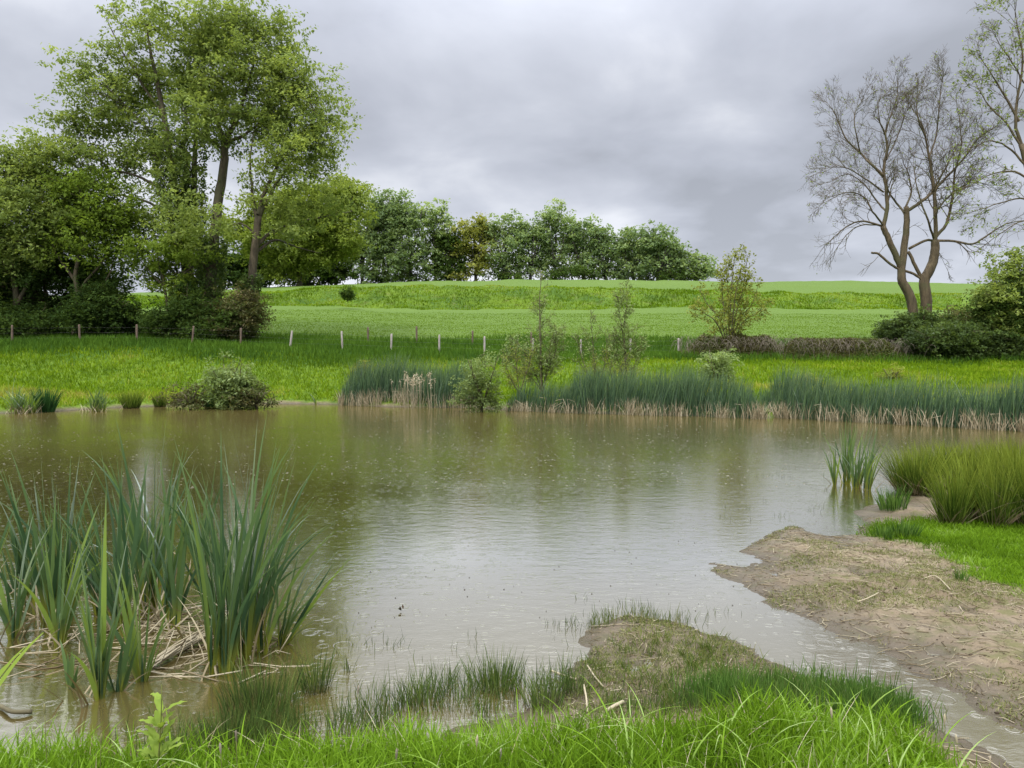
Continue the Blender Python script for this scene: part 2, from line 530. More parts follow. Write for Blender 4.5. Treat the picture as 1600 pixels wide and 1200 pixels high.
def lawn_mask(X, Y):
    """1 where short bright grass grows on the right-hand bank"""
    poly = np.array([G(x, y)[:2] for x, y in [(1370, 826), (1440, 822), (1600, 826), (2100, 830), (2100, 1010), (1680, 965), (1590, 935), (1540, 915), (1500, 880), (1455, 862), (1400, 848), (1370, 842)]])
    d = poly_sd(poly, X, Y)
    return sstep(0.25, -0.2, d + (fbm(X * 4, Y * 4, 21) - .5) * .5)


def poly_sd(poly, X, Y):
    X = np.asarray(X, float); Y = np.asarray(Y, float)
    dm = np.full(X.shape, 1e9); ins = np.zeros(X.shape, bool)
    n = len(poly)
    for i in range(n):
        x0, y0 = poly[i]; x1, y1 = poly[(i + 1) % n]
        ex, ey = x1 - x0, y1 - y0
        t = np.clip(((X - x0) * ex + (Y - y0) * ey) / (ex * ex + ey * ey), 0, 1)
        dm = np.minimum(dm, (X - x0 - t * ex) ** 2 + (Y - y0 - t * ey) ** 2)
        if y0 != y1:
            ins ^= ((y0 > Y) != (y1 > Y)) & (X < ex * (Y - y0) / ey + x0)
    d = np.sqrt(dm)
    return np.where(ins, -d, d)


front_edge = np.array([(-600, 1190), (0, 1172), (120, 1158), (300, 1163), (470, 1158), (560, 1148), (600, 1142), (700, 1148), (820, 1150), (1000, 1155), (1150, 1150), (1220, 1130), (1330, 1120), (1420, 1140), (1470, 1170), (1500, 1220), (1530, 1300), (1600, 1400)])
FE = np.array([G(x, y, 0.15)[:2] for x, y in front_edge])


def front_mask(X, Y):
    poly = np.concatenate([FE, [[6, -30], [-30, -30]]])
    d = poly_sd(poly, X, Y)
    return sstep(0.12, -0.12, d + (fbm(X * 3, Y * 3, 31) - .5) * .25)


near = YY < 26
mud = np.where(near, 1 - np.maximum(lawn_mask(XX, YY), front_mask(XX, YY)), sstep(0.25, 0.02, SD + (fbm(XX, YY, 41) - .5) * .5) * (YY < 45))
crop = ((YY > 53) & (YY < Y_TOE) | (YY > Y_TOP + 2)).astype(float) * 1.0
crop = np.where((YY > 53) & (YY < Y_TOE), sstep(53, 60, YY + (fbm(XX * .3, YY * .3, 9) - .5) * 6), crop)
rough = sstep(99, 101, YY) * sstep(112, 104, YY)
tall = sstep(43, 47, YY + (fbm(XX * .2, YY * .2, 12) - .5) * 5) * sstep(60, 54, YY + (fbm(XX * .2, YY * .2, 13) - .5) * 5)
zone = np.stack([mud, crop, rough, tall], -1).reshape(-1, 4)


def ground_material():
    m, t = new_mat('ground')
    geo = N(t, 'ShaderNodeNewGeometry')
    pos = geo.outputs['Position']
    sp = N(t, 'ShaderNodeSeparateXYZ'); L(t, pos, sp.inputs[0])
    za = attr(t, 'zone')
    sc = N(t, 'ShaderNodeSeparateColor'); L(t, za.outputs['Color'], sc.inputs[0])
    ta = attr(t, 'tall')

    def noise(scale, detail=5.0, rough=.55, stretch=None):
        n = N(t, 'ShaderNodeTexNoise', i_Scale=scale, i_Detail=detail, i_Roughness=rough)
        if stretch:
            mm = N(t, 'ShaderNodeMapping'); mm.inputs['Scale'].default_value = stretch
            L(t, pos, mm.inputs[0]); L(t, mm.outputs[0], n.inputs['Vector'])
        else:
            L(t, pos, n.inputs['Vector'])
        return n.outputs[0]
    # mud
    nb = noise(1.6, 6, .6); nf = noise(26, 6, .7); nm = noise(7, 5, .6)
    mudc = ramp(t, nb, [(0.3, (.135, .101, .060)), (0.5, (.205, .157, .098)), (0.7, (.285, .228, .150))])
    mudc = mixc(t, ramp(t, nf, [(0.34, 0.65), (0.48, 0.0)]), mudc, (.050, .038, .022))
    mudc = mixc(t, ramp(t, nm, [(0.48, 0.0), (0.60, 0.7)]), mudc, (.115, .115, .038))
    wet = N(t, 'ShaderNodeMapRange'); L(t, sp.outputs[2], wet.inputs[0])
    wet.inputs[1].default_value = 0.0; wet.inputs[2].default_value = 0.075; wet.inputs[3].default_value = 1; wet.inputs[4].default_value = 0
    mudc = mixc(t, math_n(t, 'MULTIPLY', wet.outputs[0], 0.9), mudc, (.075, .060, .038))
    # grasses
    g = mixc(t, noise(.45, 6, .65), (.085, .155, .008), (.17, .25, .015))
    g = mixc(t, ramp(t, noise(2.5, 6, .7), [(0.35, .8), (0.55, 0.0)]), g, (.04, .10, .008))
    cr = mixc(t, noise(.10, 5, .6, (0.35, 1, 1)), (.080, .138, .014), (.115, .185, .022))
    cr = mixc(t, ramp(t, noise(1.1, 5, .7, (0.12, 1, 1)), [(0.40, .75), (0.54, 0.0)]), cr, (.10, .165, .022))
    cr = mixc(t, ramp(t, noise(3.5, 4, .7, (0.5, 1, 1)), [(0.35, .35), (0.6, 0.0)]), cr, (.09, .15, .02))
    rg = mixc(t, ramp(t, noise(.35, 6, .7, (0.6, 1, 1.6)), [(0.4, 0.0), (0.6, 1.0)]), (.125, .20, .015), (.07, .135, .018))
    rg = mixc(t, ramp(t, noise(.9, 6, .7, (0.7, 1, 1)), [(0.54, 0.0), (0.68, .6)]), rg, (.15, .16, .05))
    tl = mixc(t, noise(.5, 5, .6), (.028, .085, .014), (.055, .135, .018))
    c = mixc(t, sc.outputs[1], g, cr)
    c = mixc(t, sc.outputs[2], c, rg)
    c = mixc(t, ta.outputs['Fac'], c, tl)
    c = mixc(t, sc.outputs[0], c, mudc)
    b = N(t, 'ShaderNodeBsdfPrincipled'); L(t, c, b.inputs['Base Color'])
    ro = N(t, 'ShaderNodeMapRange'); L(t, wet.outputs[0], ro.inputs[0]); ro.inputs[3].default_value = .9; ro.inputs[4].default_value = .22
    L(t, ro.outputs[0], b.inputs['Roughness'])
    b.inputs['Specular IOR Level'].default_value = 0.25
    hsum = math_n(t, 'ADD', math_n(t, 'MULTIPLY', nf, 0.5), nm)
    bp = N(t, 'ShaderNodeBump', i_Strength=0.8, i_Distance=0.03); L(t, hsum, bp.inputs['Height'])
    far_n = noise(2.2, 6, .75, (0.45, 1, 1))
    bp2 = N(t, 'ShaderNodeBump', i_Strength=0.7, i_Distance=0.35); L(t, far_n, bp2.inputs['Height'])
    isfar = math_n(t, 'GREATER_THAN', sp.outputs[1], 28)
    mn = N(t, 'ShaderNodeMix', data_type='VECTOR'); L(t, isfar, mn.inputs[0]); L(t, bp.outputs[0], mn.inputs[4]); L(t, bp2.outputs[0], mn.inputs[5])
    L(t, mn.outputs[1], b.inputs['Normal'])
    o = N(t, 'ShaderNodeOutputMaterial'); L(t, b.outputs[0], o.inputs[0])
    return m


ground = build('ground', np.stack([XX, YY, ZZ], -1).reshape(-1, 3), [quads], ground_material(),
               {'zone': zone[:, :3], 'tall': zone[:, 3]}, smooth=True)
tag(ground, kind='structure')


def ground_z(x, y):
    return terrain(np.atleast_1d(x), np.atleast_1d(y))


# ------------------------------------------------------------------ water
def water_material():
    m, t = new_mat('pond_water')
    geo = N(t, 'ShaderNodeNewGeometry'); pos = geo.outputs['Position']
    nb = N(t, 'ShaderNodeTexNoise', i_Scale=0.25, i_Detail=3.0); L(t, pos, nb.inputs['Vector'])
    c = mixc(t, nb.outputs[0], (.088, .068, .020), (.112, .088, .030))
    # wind ripples
    mp_ = N(t, 'ShaderNodeMapping'); mp_.inputs['Scale'].default_value = (0.55, 1.0, 1.0); L(t, pos, mp_.inputs[0])
    r1 = N(t, 'ShaderNodeTexNoise', i_Scale=7.0, i_Detail=4.0, i_Roughness=.6); L(t, mp_.outputs[0], r1.inputs['Vector'])
    r2 = N(t, 'ShaderNodeTexNoise', i_Scale=30.0, i_Detail=3.0, i_Roughness=.6); L(t, mp_.outputs[0], r2.inputs['Vector'])
    gust = N(t, 'ShaderNodeTexNoise', i_Scale=.35, i_Detail=3.0); L(t, pos, gust.inputs['Vector'])
    gm = ramp(t, gust.outputs[0], [(0.35, .35), (0.65, 1.0)])
    hh = math_n(t, 'ADD', math_n(t, 'MULTIPLY', r1.outputs[0], 0.0055), math_n(t, 'MULTIPLY', r2.outputs[0], 0.0014))
    hh = math_n(t, 'MULTIPLY', hh, gm)
    # raindrop rings: concentric wavelets round random points, different age each
    for sc_, rmax, k_, amp in ((3.2, 0.26, 80, .00042), (6.5, 0.30, 110, .00034), (4.4, .28, 90, .00036)):
        vo = N(t, 'ShaderNodeTexVoronoi', voronoi_dimensions='2D', feature='F1'); vo.inputs['Scale'].default_value = sc_
        vo.inputs['Randomness'].default_value = 1.0
        L(t, pos, vo.inputs['Vector'])
        rc = N(t, 'ShaderNodeSeparateColor'); L(t, vo.outputs['Color'], rc.inputs[0])
        dist = math_n(t, 'DIVIDE', vo.outputs['Distance'], 1.0)
        rad = math_n(t, 'MULTIPLY', rc.outputs[0], rmax)
        off = math_n(t, 'ABSOLUTE', math_n(t, 'SUBTRACT', dist, rad))
        env = math_n(t, 'SUBTRACT', 1.0, math_n(t, 'MULTIPLY', off, 14.0), clamp=True)
        wv = math_n(t, 'MULTIPLY', math_n(t, 'SINE', math_n(t, 'MULTIPLY', dist, k_)), env)
        on = math_n(t, 'GREATER_THAN', rc.outputs[1], 0.45)
        wv = math_n(t, 'MULTIPLY', wv, math_n(t, 'MULTIPLY', on, amp))
        hh = math_n(t, 'ADD', hh, wv)
    bp = N(t, 'ShaderNodeBump', i_Strength=1.0, i_Distance=1.0); L(t, hh, bp.inputs['Height'])
    d = N(t, 'ShaderNodeBsdfDiffuse'); L(t, c, d.inputs[0])
    g = N(t, 'ShaderNodeBsdfGlossy', i_Roughness=0.085); g.inputs[0].default_value = (1, .985, .905, 1); L(t, bp.outputs[0], g.inputs['Normal'])
    fr = N(t, 'ShaderNodeFresnel', i_IOR=1.33)
    fac = math_n(t, 'MINIMUM', math_n(t, 'ADD', math_n(t, 'MULTIPLY', fr.outputs[0], 3.8), 0.07), math_n(t, 'SUBTRACT', 1.03, math_n(t, 'MULTIPLY', fr.outputs[0], 0.55)))
    ms = N(t, 'ShaderNodeMixShader'); L(t, fac, ms.inputs[0]); L(t, d.outputs[0], ms.inputs[1]); L(t, g.outputs[0], ms.inputs[2])
    o = N(t, 'ShaderNodeOutputMaterial'); L(t, ms.outputs[0], o.inputs[0])
    return m


wv_ = np.array([[-70, 2.0, 0], [70, 2.0, 0], [70, 46, 0], [-70, 46, 0]], float)
water = build('water', wv_, [[[0, 1, 2, 3]]], water_material())
tag(water, kind='structure')

# ------------------------------------------------------------------ trees
def bez(a, b, sag, n=6, wob=0.0):
    """curve from a to b, bulging by sag"""
    a = np.asarray(a, float); b = np.asarray(b, float)
    t = np.linspace(0, 1, n)[:, None]
    m_ = (a + b) / 2 + np.asarray(sag)
    p = (1 - t) ** 2 * a + 2 * t * (1 - t) * m_ + t ** 2 * b
    if wob:
        p[1:-1] += rng.normal(0, wob, (n - 2, 3))
    return p


def smooth_line(pts, sub=4):
    pts = np.asarray(pts, float)
    if len(pts) < 3:
        t = np.linspace(0, 1, sub + 1)[:, None]
        return pts[0] * (1 - t) + pts[-1] * t
    out = []
    e = np.vstack([2 * pts[0] - pts[1], pts, 2 * pts[-1] - pts[-2]])
    for i in range(1, len(e) - 2):
        p0, p1, p2, p3 = e[i - 1:i + 3]
        for t in np.arange(sub) / sub:
            out.append(0.5 * ((2 * p1) + (-p0 + p2) * t + (2 * p0 - 5 * p1 + 4 * p2 - p3) * t * t + (-p0 + 3 * p1 - 3 * p2 + p3) * t ** 3))
    out.append(pts[-1])
    return np.array(out)


def limb_world(l, Y):
    """l: list of (px,py[,dY]) -> world polyline"""
    return smooth_line([P(q[0], q[1], Y + (q[2] if len(q) > 2 else 0)) for q in l])


def leafy_tree(name, Y, limbs, blobs, leaf, label, cat='tree', per=200, dens=.95, size=(.29, .14), sigma=(.75, .45), bark='bark', group=None,
               clump=1.1, tone0=0.0, crown_name='crown', trunk_name='trunk', ivy=None, shell=0.55, sides=7, twigs=True, droop=.35, branch_r=.05):
    """limbs: [(polyline px, r0, r1)], blobs: [(px,py,rx,ry,dY[,density])] ellipsoids of foliage in photo pixels at distance Y"""
    wb = [(limb_world(l, Y), r0, r1) for l, r0, r1 in limbs]
    base = wb[0][0][0].copy()
    root = thing(name, base, label, cat, group)
    tr, cr = Acc(), Acc()
    nodes, nrad = [], []
    for li, (p, r0, r1) in enumerate(wb):
        rad = r0 + (r1 - r0) * np.linspace(0, 1, len(p)) ** .8
        if li == 0:
            rad = rad * (1 + .45 * np.exp(-np.arange(len(p)) * 1.3))
            p = p.copy(); p[0, 2] -= 0.4
        tr.tube(p + rng.normal(0, .02, p.shape), rad, sides if r0 > .08 else 4, rng.random())
        nodes.append(p[len(p) // 4:] if li == 0 else p[1:]); nrad.append(rad[len(p) // 4:] if li == 0 else rad[1:])
    nodes = np.concatenate(nodes); nrad = np.concatenate(nrad)
    k = Y / F
    for bl in blobs:
        bx, by, rx, ry, dY = bl[:5]
        dn = bl[5] if len(bl) > 5 else 1.0
        c = P(bx, by, Y + dY)
        R = np.array([rx * k, max(rx * k * .9, ry * k * .6), ry * k])
        nclump = max(2, int(dens * dn * (R[0] * R[1] * R[2]) ** (2 / 3) / clump ** 2 * 5.5))
        u = rng.normal(0, 1, (nclump, 3)); u /= np.linalg.norm(u, axis=1)[:, None]
        rr = (1 - rng.random(nclump) * (1 - shell) ** 1.0) ** 0.9
        cc = c + u * rr[:, None] * R
        for q in cc:
            gz = 0.3
            dd = nodes - q
            dist = np.linalg.norm(dd, axis=1) + np.maximum(nodes[:, 2] - q[2], 0) * 1.2
            j = int(np.argmin(dist))
            st = nodes[j]
            ln = np.linalg.norm(q - st)
            if twigs and ln > .3:
                bp = bez(st, q, np.array([0, 0, ln * .12]) + rng.normal(0, ln * .07, 3), 6, ln * .02)
                r0 = min(nrad[j] * .6, branch_r * (0.4 + ln * .16))
                tr.tube(bp, np.linspace(r0, .012, 6), 4, rng.random())
                for _ in range(2):
                    s_ = bp[rng.integers(2, 5)]
                    e_ = q + rng.normal(0, .6, 3) * np.array([sigma[0] * 1.3, sigma[0] * 1.3, sigma[1] * 1.3])
                    tr.tube(bez(s_, e_, rng.normal(0, .1, 3), 4), np.linspace(max(r0 * .35, .012), .007, 4), 3, rng.random())
            n = int(per * 1.25 * rng.uniform(.5, 1.4))
            # sub-sprays inside each clump
            nsub = max(3, n // 14)
            sc_ = q + rng.normal(0, 1, (nsub, 3)) * np.array([sigma[0], sigma[0], sigma[1]])
            which = rng.integers(0, nsub, n)
            pts = sc_[which] + rng.normal(0, 1, (n, 3)) * np.array([.22, .22, .12]) * (size[0] / .3)
            ct = np.clip(.5 + tone0 + rng.normal(0, .17), 0, 1)
            st_ = ct + rng.normal(0, .10, nsub)
            s_ = rng.uniform(.6, 1.25, n)
            cr.leaves(pts, size[0] * s_, size[1] * s_, np.clip(st_[which] + rng.normal(0, .08, n), 0, 1), droop=droop)
    tr.make(trunk_name, M[bark], root, smooth=True)
    cr.make(crown_name, M[leaf], root)
    if ivy:
        iv = Acc()
        for li, t0, t1, rad, num in ivy:
            p, r0, r1 = wb[li]
            f = rng.uniform(t0, t1, num) * (len(p) - 1)
            i0 = np.minimum(f.astype(int), len(p) - 2)
            c = p[i0] + (p[i0 + 1] - p[i0]) * (f - i0)[:, None]
            a = rng.uniform(0, 2 * np.pi, num)
            lump = .55 + .9 * fbm(c[:, 2] * 1.2 + 3 * li, np.cos(a) * 1.3 + 2, 15)
            r = (r0 + rad * lump * rng.uniform(.35, 1, num))
            c = c + np.stack([np.cos(a) * r, np.sin(a) * r, rng.normal(0, .1, num)], 1)
            iv.leaves(c, .20, .16, np.clip(rng.normal(.5, .2, num), 0, 1), droop=.6)
        iv.make('ivy', M['ivy'], root)
    return root


def ground_py(px, Y):
    """photo row of the ground at this column and distance"""
    x = (px - 800) / F * Y
    z = float(ground_z(x, Y)[0])
    return 600 - F * math.tan(math.atan((z - CAMZ) / Y) + PITCH)


# --- left group
g = ground_py
leafy_tree('ash_tree', 56, [
    ([(298, g(298, 56)), (294, 440), (286, 360), (274, 300), (264, 230), (250, 150), (236, 85), (228, 40)], .55, .05),
    ([(292, 420), (302, 350), (303, 280), (306, 200), (298, 130), (292, 80)], .34, .04),
    ([(278, 320), (235, 285), (185, 268), (130, 272)], .16, .03), ([(285, 355), (235, 318), (190, 305), (150, 300)], .14, .03),
    ([(264, 235), (210, 180), (165, 135)], .15, .03), ([(268, 260), (300, 205), (330, 160)], .14, .03), ([(256, 180), (215, 120), (180, 60), (165, 25)], .12, .02),
    ([(290, 400), (250, 370), (215, 385), (195, 410)], .10, .02), ([(292, 420), (325, 380), (340, 400)], .09, .02)],
    [(190, 45, 36, 42, 0, .5), (235, 75, 45, 60, 0, .6), (205, 120, 50, 45, 1, .8), (135, 120, 34, 34, 0, .8), (165, 160, 50, 38, -1, .9), (115, 190, 34, 30, 0, .7), (215, 205, 55, 50, 1, .8),
     (265, 150, 45, 55, 2, .8), (150, 235, 60, 30, -1, .6), (260, 250, 40, 35, -2, .6), (200, 265, 55, 22, 1, .5), (290, 300, 40, 40, -2, .8), (230, 335, 50, 28, 0, .9)],
    'ash', 'tall many limbed ash with ivy clad trunk, tallest and leftmost of the pond side ashes', ivy=[(0, .02, .62, .8, 8500), (1, .1, .8, .55, 3800)], tone0=-.05, per=165)
leafy_tree('ash_tree', 54, [
    ([(323, g(323, 54)), (328, 450), (334, 380), (340, 320), (350, 260), (350, 218)], .44, .26),
    ([(336, 350), (338, 300), (344, 262)], .16, .05),
    ([(350, 220), (334, 175), (320, 115), (310, 55)], .20, .03), ([(350, 222), (368, 190), (384, 145), (398, 90), (402, 45)], .20, .03),
    ([(352, 225), (390, 205), (430, 165), (445, 110)], .14, .03), ([(348, 235), (325, 215), (300, 200), (285, 170)], .12, .02),
    ([(332, 430), (300, 395), (270, 380), (235, 385)], .12, .02), ([(330, 440), (290, 425), (255, 430)], .10, .02)],
    [(300, 50, 52, 42, 0, .8), (355, 40, 60, 32, 0, 1.), (418, 62, 44, 45, 0, 1.), (330, 110, 62, 48, 2, .8), (395, 115, 62, 48, -1, 1.), (440, 140, 34, 46, 0, .9), (355, 165, 60, 40, 1, .8),
     (300, 180, 40, 36, -2, .7), (405, 195, 48, 36, 0, .8), (330, 225, 34, 24, 0, .5), (305, 350, 40, 34, -3, .8)],
    'ash', 'tall ash with leaning brown trunk, ivy only on its lower part, and high rounded crown', ivy=[(0, .02, .42, .55, 3600)], tone0=.05, per=190)
leafy_tree('ash_tree', 53, [
    ([(386, g(386, 53)), (388, 480), (394, 430), (399, 380), (403, 338)], .36, .24),
    ([(402, 345), (394, 300), (391, 250), (396, 205)], .15, .03), ([(404, 335), (414, 300), (432, 262), (462, 222), (495, 180)], .18, .03), ([(405, 340), (430, 290), (455, 250), (470, 200)], .14, .03),
    ([(400, 385), (426, 362, 1), (470, 346, 3), (525, 335, 5), (550, 330, 6)], .15, .03), ([(398, 395), (430, 375, 1.5), (460, 385, 4), (500, 395, 5)], .12, .02), ([(400, 370), (380, 350), (362, 352)], .09, .02)],
    [(482, 130, 38, 32, 0, .9), (508, 185, 34, 42, 0, 1.), (455, 190, 48, 40, 1, .8), (500, 238, 36, 30, 0, .9), (440, 240, 44, 34, -1, .7), (478, 268, 42, 22, 0, .7), (405, 270, 30, 40, 0, .45), (420, 310, 26, 16, 0, .4), (465, 335, 44, 22, 1, .7), (530, 322, 34, 22, 3, .8), (440, 372, 28, 18, 0, .6)],
    'ash', 'slimmer ash rising from a bush with long low boughs to the right', ivy=[(0, .02, .5, .35, 1900)], tone0=.05, per=190)
# low bright boughs and understorey
leafy_tree('field_maple', 140, [
    ([(468, g(468, 140)), (468, 435), (466, 400), (466, 365), (470, 335)], .5, .14), ([(455, 400), (425, 370), (400, 355), (365, 350)], .25, .06), ([(458, 385), (495, 360), (540, 335)], .25, .06), ([(456, 410), (500, 395), (540, 390)], .2, .05)],
    [(440, 330, 48, 30, -2, 1.1), (500, 318, 46, 28, -1, 1.1), (545, 330, 26, 38, 0, .9), (480, 360, 60, 28, 0, 1.1), (425, 375, 44, 30, -2, 1.), (365, 365, 34, 32, 0, 1.), (515, 385, 46, 26, 0, 1.), (450, 410, 36, 22, 0, .9), (540, 300, 24, 20, 1, .7)],
    'ash_olive', 'low olive green tree spreading to the right of the tall ashes', per=240, dens=1.3, clump=2.5, sigma=(1.5, .85), size=(.62, .32), branch_r=.12)
leafy_tree('low_tree', 53.6, [
    ([(262, g(262, 53.6)), (262, 490), (258, 450), (250, 420), (245, 390)], .14, .04), ([(260, 470), (285, 430), (310, 410)], .07, .02), ([(258, 450), (230, 420), (212, 395)], .07, .02)],
    [(215, 385, 30, 18, 0, 1.), (250, 398, 40, 24, 0, 1.), (300, 400, 32, 26, 0, .9), (255, 432, 34, 20, 1, .8), (295, 450, 30, 24, 0, .8), (265, 372, 32, 18, 1, .9)],
    'ash_bright', 'small bright yellow green tree in front of the ivy clad trunk', per=190, dens=1.1, sigma=(.6, .3))
leafy_tree('hedge_tree', 55, [
    ([(22, g(22, 55)), (26, 470), (20, 400), (30, 330), (45, 270)], .30, .06), ([(24, 480), (50, 430), (75, 380), (90, 320)], .18, .03), ([(22, 440), (-10, 380), (-20, 320)], .18, .03)],
    [(60, 245, 42, 30, 0, 1.), (15, 275, 45, 38, 0, 1.), (85, 285, 45, 36, 1, 1.), (30, 330, 60, 42, -1, 1.1), (-30, 330, 50, 60, 0, 1.), (100, 345, 50, 36, 0, 1.1), (-20, 400, 60, 45, 0, 1.), (45, 385, 60, 36, 0, 1.2)],
    'ash', 'broad leafy tree cut by the left edge of the photo', per=220, dens=1.1)
leafy_tree('hedge_tree', 54, [
    ([(118, g(118, 54)), (122, 480), (118, 430), (130, 370), (140, 320)], .25, .06), ([(120, 460), (150, 420), (185, 380)], .12, .03), ([(118, 440), (90, 400), (75, 360)], .12, .03), ([(116, 500), (165, 440), (180, 400)], .10, .03)],
    [(135, 285, 42, 26, 0, 1.), (165, 320, 46, 28, 0, 1.), (110, 335, 50, 30, 2, 1.), (190, 358, 36, 24, 0, .9), (150, 372, 52, 30, 0, 1.1)],
    'ash_bright', 'rounded light green tree between the left edge tree and the tall ashes', per=200, dens=1.1, tone0=-.15)
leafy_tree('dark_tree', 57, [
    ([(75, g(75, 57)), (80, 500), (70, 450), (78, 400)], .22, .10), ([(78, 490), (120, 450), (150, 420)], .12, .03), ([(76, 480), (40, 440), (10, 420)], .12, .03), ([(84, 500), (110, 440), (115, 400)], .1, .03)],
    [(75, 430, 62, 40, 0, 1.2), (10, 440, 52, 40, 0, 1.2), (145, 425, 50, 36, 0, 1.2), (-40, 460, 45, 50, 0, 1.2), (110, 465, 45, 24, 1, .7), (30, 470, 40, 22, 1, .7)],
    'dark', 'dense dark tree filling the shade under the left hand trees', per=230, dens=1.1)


def bush(name, Y, px, py_top, hw, leaf, label, group=None, dens=1.0, per=150, size=(.2, .09), sigma=(.35, .22), lumps=6, bark='twig', low=0.0, py0=None, cat='bush', tone0=0., clump=.7, droop=.2):
    base = py0 or g(px, Y)
    H = base - py_top
    limbs = []
    for k in range(7):
        ex = px + rng.uniform(-.8, .8) * hw
        limbs.append(([(px + rng.uniform(-.04, .04) * hw, base + 3), ((px + ex) / 2 + rng.uniform(-.1, .1) * hw, base - H * .45, rng.uniform(-.5, .5)), (ex, base - H * rng.uniform(.65, .9), rng.uniform(-1, 1) * hw * Y / F)], .05, .012))
    bl = []
    for k in range(lumps):
        u = rng.uniform(-.68, .68)
        hh = 1 - .55 * abs(u) ** 1.4
        bl.append((px + u * hw, base - H * hh * rng.uniform(.25, .72), hw * .42, H * .27, rng.uniform(-.4, .4) * hw * Y / F))
    bl.append((px, base - H * .72, hw * .35, H * .26, 0))
    if H * Y / F < 2.6:
        bl += [(px + u_ * hw, base - H * .10, hw * .40, H * .13, -.2) for u_ in (-.6, -.2, .2, .6)]
    return leafy_tree(name, Y, limbs, bl, leaf, label, cat=cat, per=per, dens=dens, size=size, sigma=sigma, bark=bark, group=group, clump=clump,
                      crown_name='foliage', trunk_name='stems', sides=5, tone0=tone0, droop=droop, branch_r=.015)


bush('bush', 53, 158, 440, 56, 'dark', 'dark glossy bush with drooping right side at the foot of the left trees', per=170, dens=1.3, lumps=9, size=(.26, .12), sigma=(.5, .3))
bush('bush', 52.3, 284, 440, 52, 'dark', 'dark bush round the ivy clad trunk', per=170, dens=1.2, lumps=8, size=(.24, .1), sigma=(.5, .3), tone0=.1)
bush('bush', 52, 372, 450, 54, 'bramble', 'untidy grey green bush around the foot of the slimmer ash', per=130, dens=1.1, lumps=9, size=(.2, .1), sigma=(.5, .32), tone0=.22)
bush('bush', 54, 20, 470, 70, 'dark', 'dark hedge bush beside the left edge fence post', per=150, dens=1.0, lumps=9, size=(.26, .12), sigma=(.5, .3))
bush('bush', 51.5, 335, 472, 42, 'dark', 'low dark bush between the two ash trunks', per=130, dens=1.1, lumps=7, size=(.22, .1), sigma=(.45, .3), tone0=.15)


# --- tree line on the crest
def crest_tree(px, top, hw, leaf, label, dens=1., Y=164, tone0=0., kind='round'):
    base = g(px, Y)
    top -= 7; hw *= 1.1
    H = base - top
    stems = [([(px, base + 1), (px + rng.uniform(-3, 3), base - H * .3), (px + rng.uniform(-6, 6), base - H * .75)], .38, .10)]
    for k in range(6):
        a = rng.uniform(-1, 1)
        stems.append(([(px + rng.uniform(-2, 2), base - H * rng.uniform(.1, .35)), (px + a * hw * .5, base - H * rng.uniform(.4, .55), rng.uniform(-2, 2)), (px + a * hw * .8, base - H * rng.uniform(.6, .85), rng.uniform(-3, 3))], .2, .05))
    bl = [(px + rng.uniform(-.1, .1) * hw, top + H * .20, hw * .6, H * .19, 0, dens)]
    n = 9
    for k in range(n):
        v = .22 + .66 * (k + .5) / n
        env = 1 - (abs(v - .42) / .62) ** 2 * .55
        u = rng.uniform(.25, .65) * (1 if k % 2 else -1) * env
        bl.append((px + u * hw, top + H * v, hw * .44, H * .15, rng.uniform(-2, 2), dens * (1 - .25 * max(0, v - .55) / .4)))
    leafy_tree('crest_tree', Y, stems, bl, leaf, label, per=64, dens=.80, size=(.64, .42), sigma=(.95, .7), clump=1.5, bark='bark_far',
               group='trees along the crest of the hill', tone0=tone0, sides=5, branch_r=.09)


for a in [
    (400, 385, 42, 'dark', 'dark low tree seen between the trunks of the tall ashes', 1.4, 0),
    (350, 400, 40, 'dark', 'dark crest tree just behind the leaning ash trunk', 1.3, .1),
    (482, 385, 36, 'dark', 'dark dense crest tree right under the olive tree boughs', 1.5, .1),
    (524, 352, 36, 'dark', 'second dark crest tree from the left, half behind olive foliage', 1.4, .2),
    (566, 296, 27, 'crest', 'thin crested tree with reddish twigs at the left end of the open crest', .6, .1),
    (604, 302, 36, 'crest', 'tall dense dark green tree on the crest, left of the pair of tall ones', 1.4, -.2),
    (642, 303, 30, 'crest', 'tall airy tree between the dense dark tree and the pale pointed tree', .9, -.05),
    (680, 307, 27, 'crest', 'pale airy tall tree at the right end of the tall crest group', .65, .25),
    (703, 362, 26, 'dark', 'short dark tree at the foot of the pale airy tree', 1.5, .25),
    (744, 336, 31, 'crest_yellow', 'yellow brown tree on the crest, the only one of that colour', .85, .1),
    (790, 338, 34, 'crest', 'green tree on the crest right of the yellow brown tree', .85, .1),
    (828, 346, 26, 'crest', 'small round green tree left of the highest middle tree', 1., 0),
    (868, 321, 36, 'crest', 'highest of the middle crest trees with a domed pale top', .8, .12),
    (912, 346, 30, 'crest', 'tree on the crest right of the domed tree, with gaps of sky', .85, -.05),
    (948, 358, 28, 'crest', 'mid green tree on the crest left of the broad round tree', 1.1, -.15),
    (990, 366, 28, 'crest', 'left half of the broad round clump near the right end of the crest', 1.3, -.05),
    (1028, 361, 36, 'crest', 'broad round topped dense tree near the right end of the crest', 1.3, -.1),
    (1086, 398, 27, 'crest', 'smallest tree, last on the right of the crest line', 1.2, -.05)]:
    crest_tree(a[0], a[1], a[2], a[3], a[4], dens=a[5], tone0=a[6], Y=164 + rng.uniform(-2, 2))


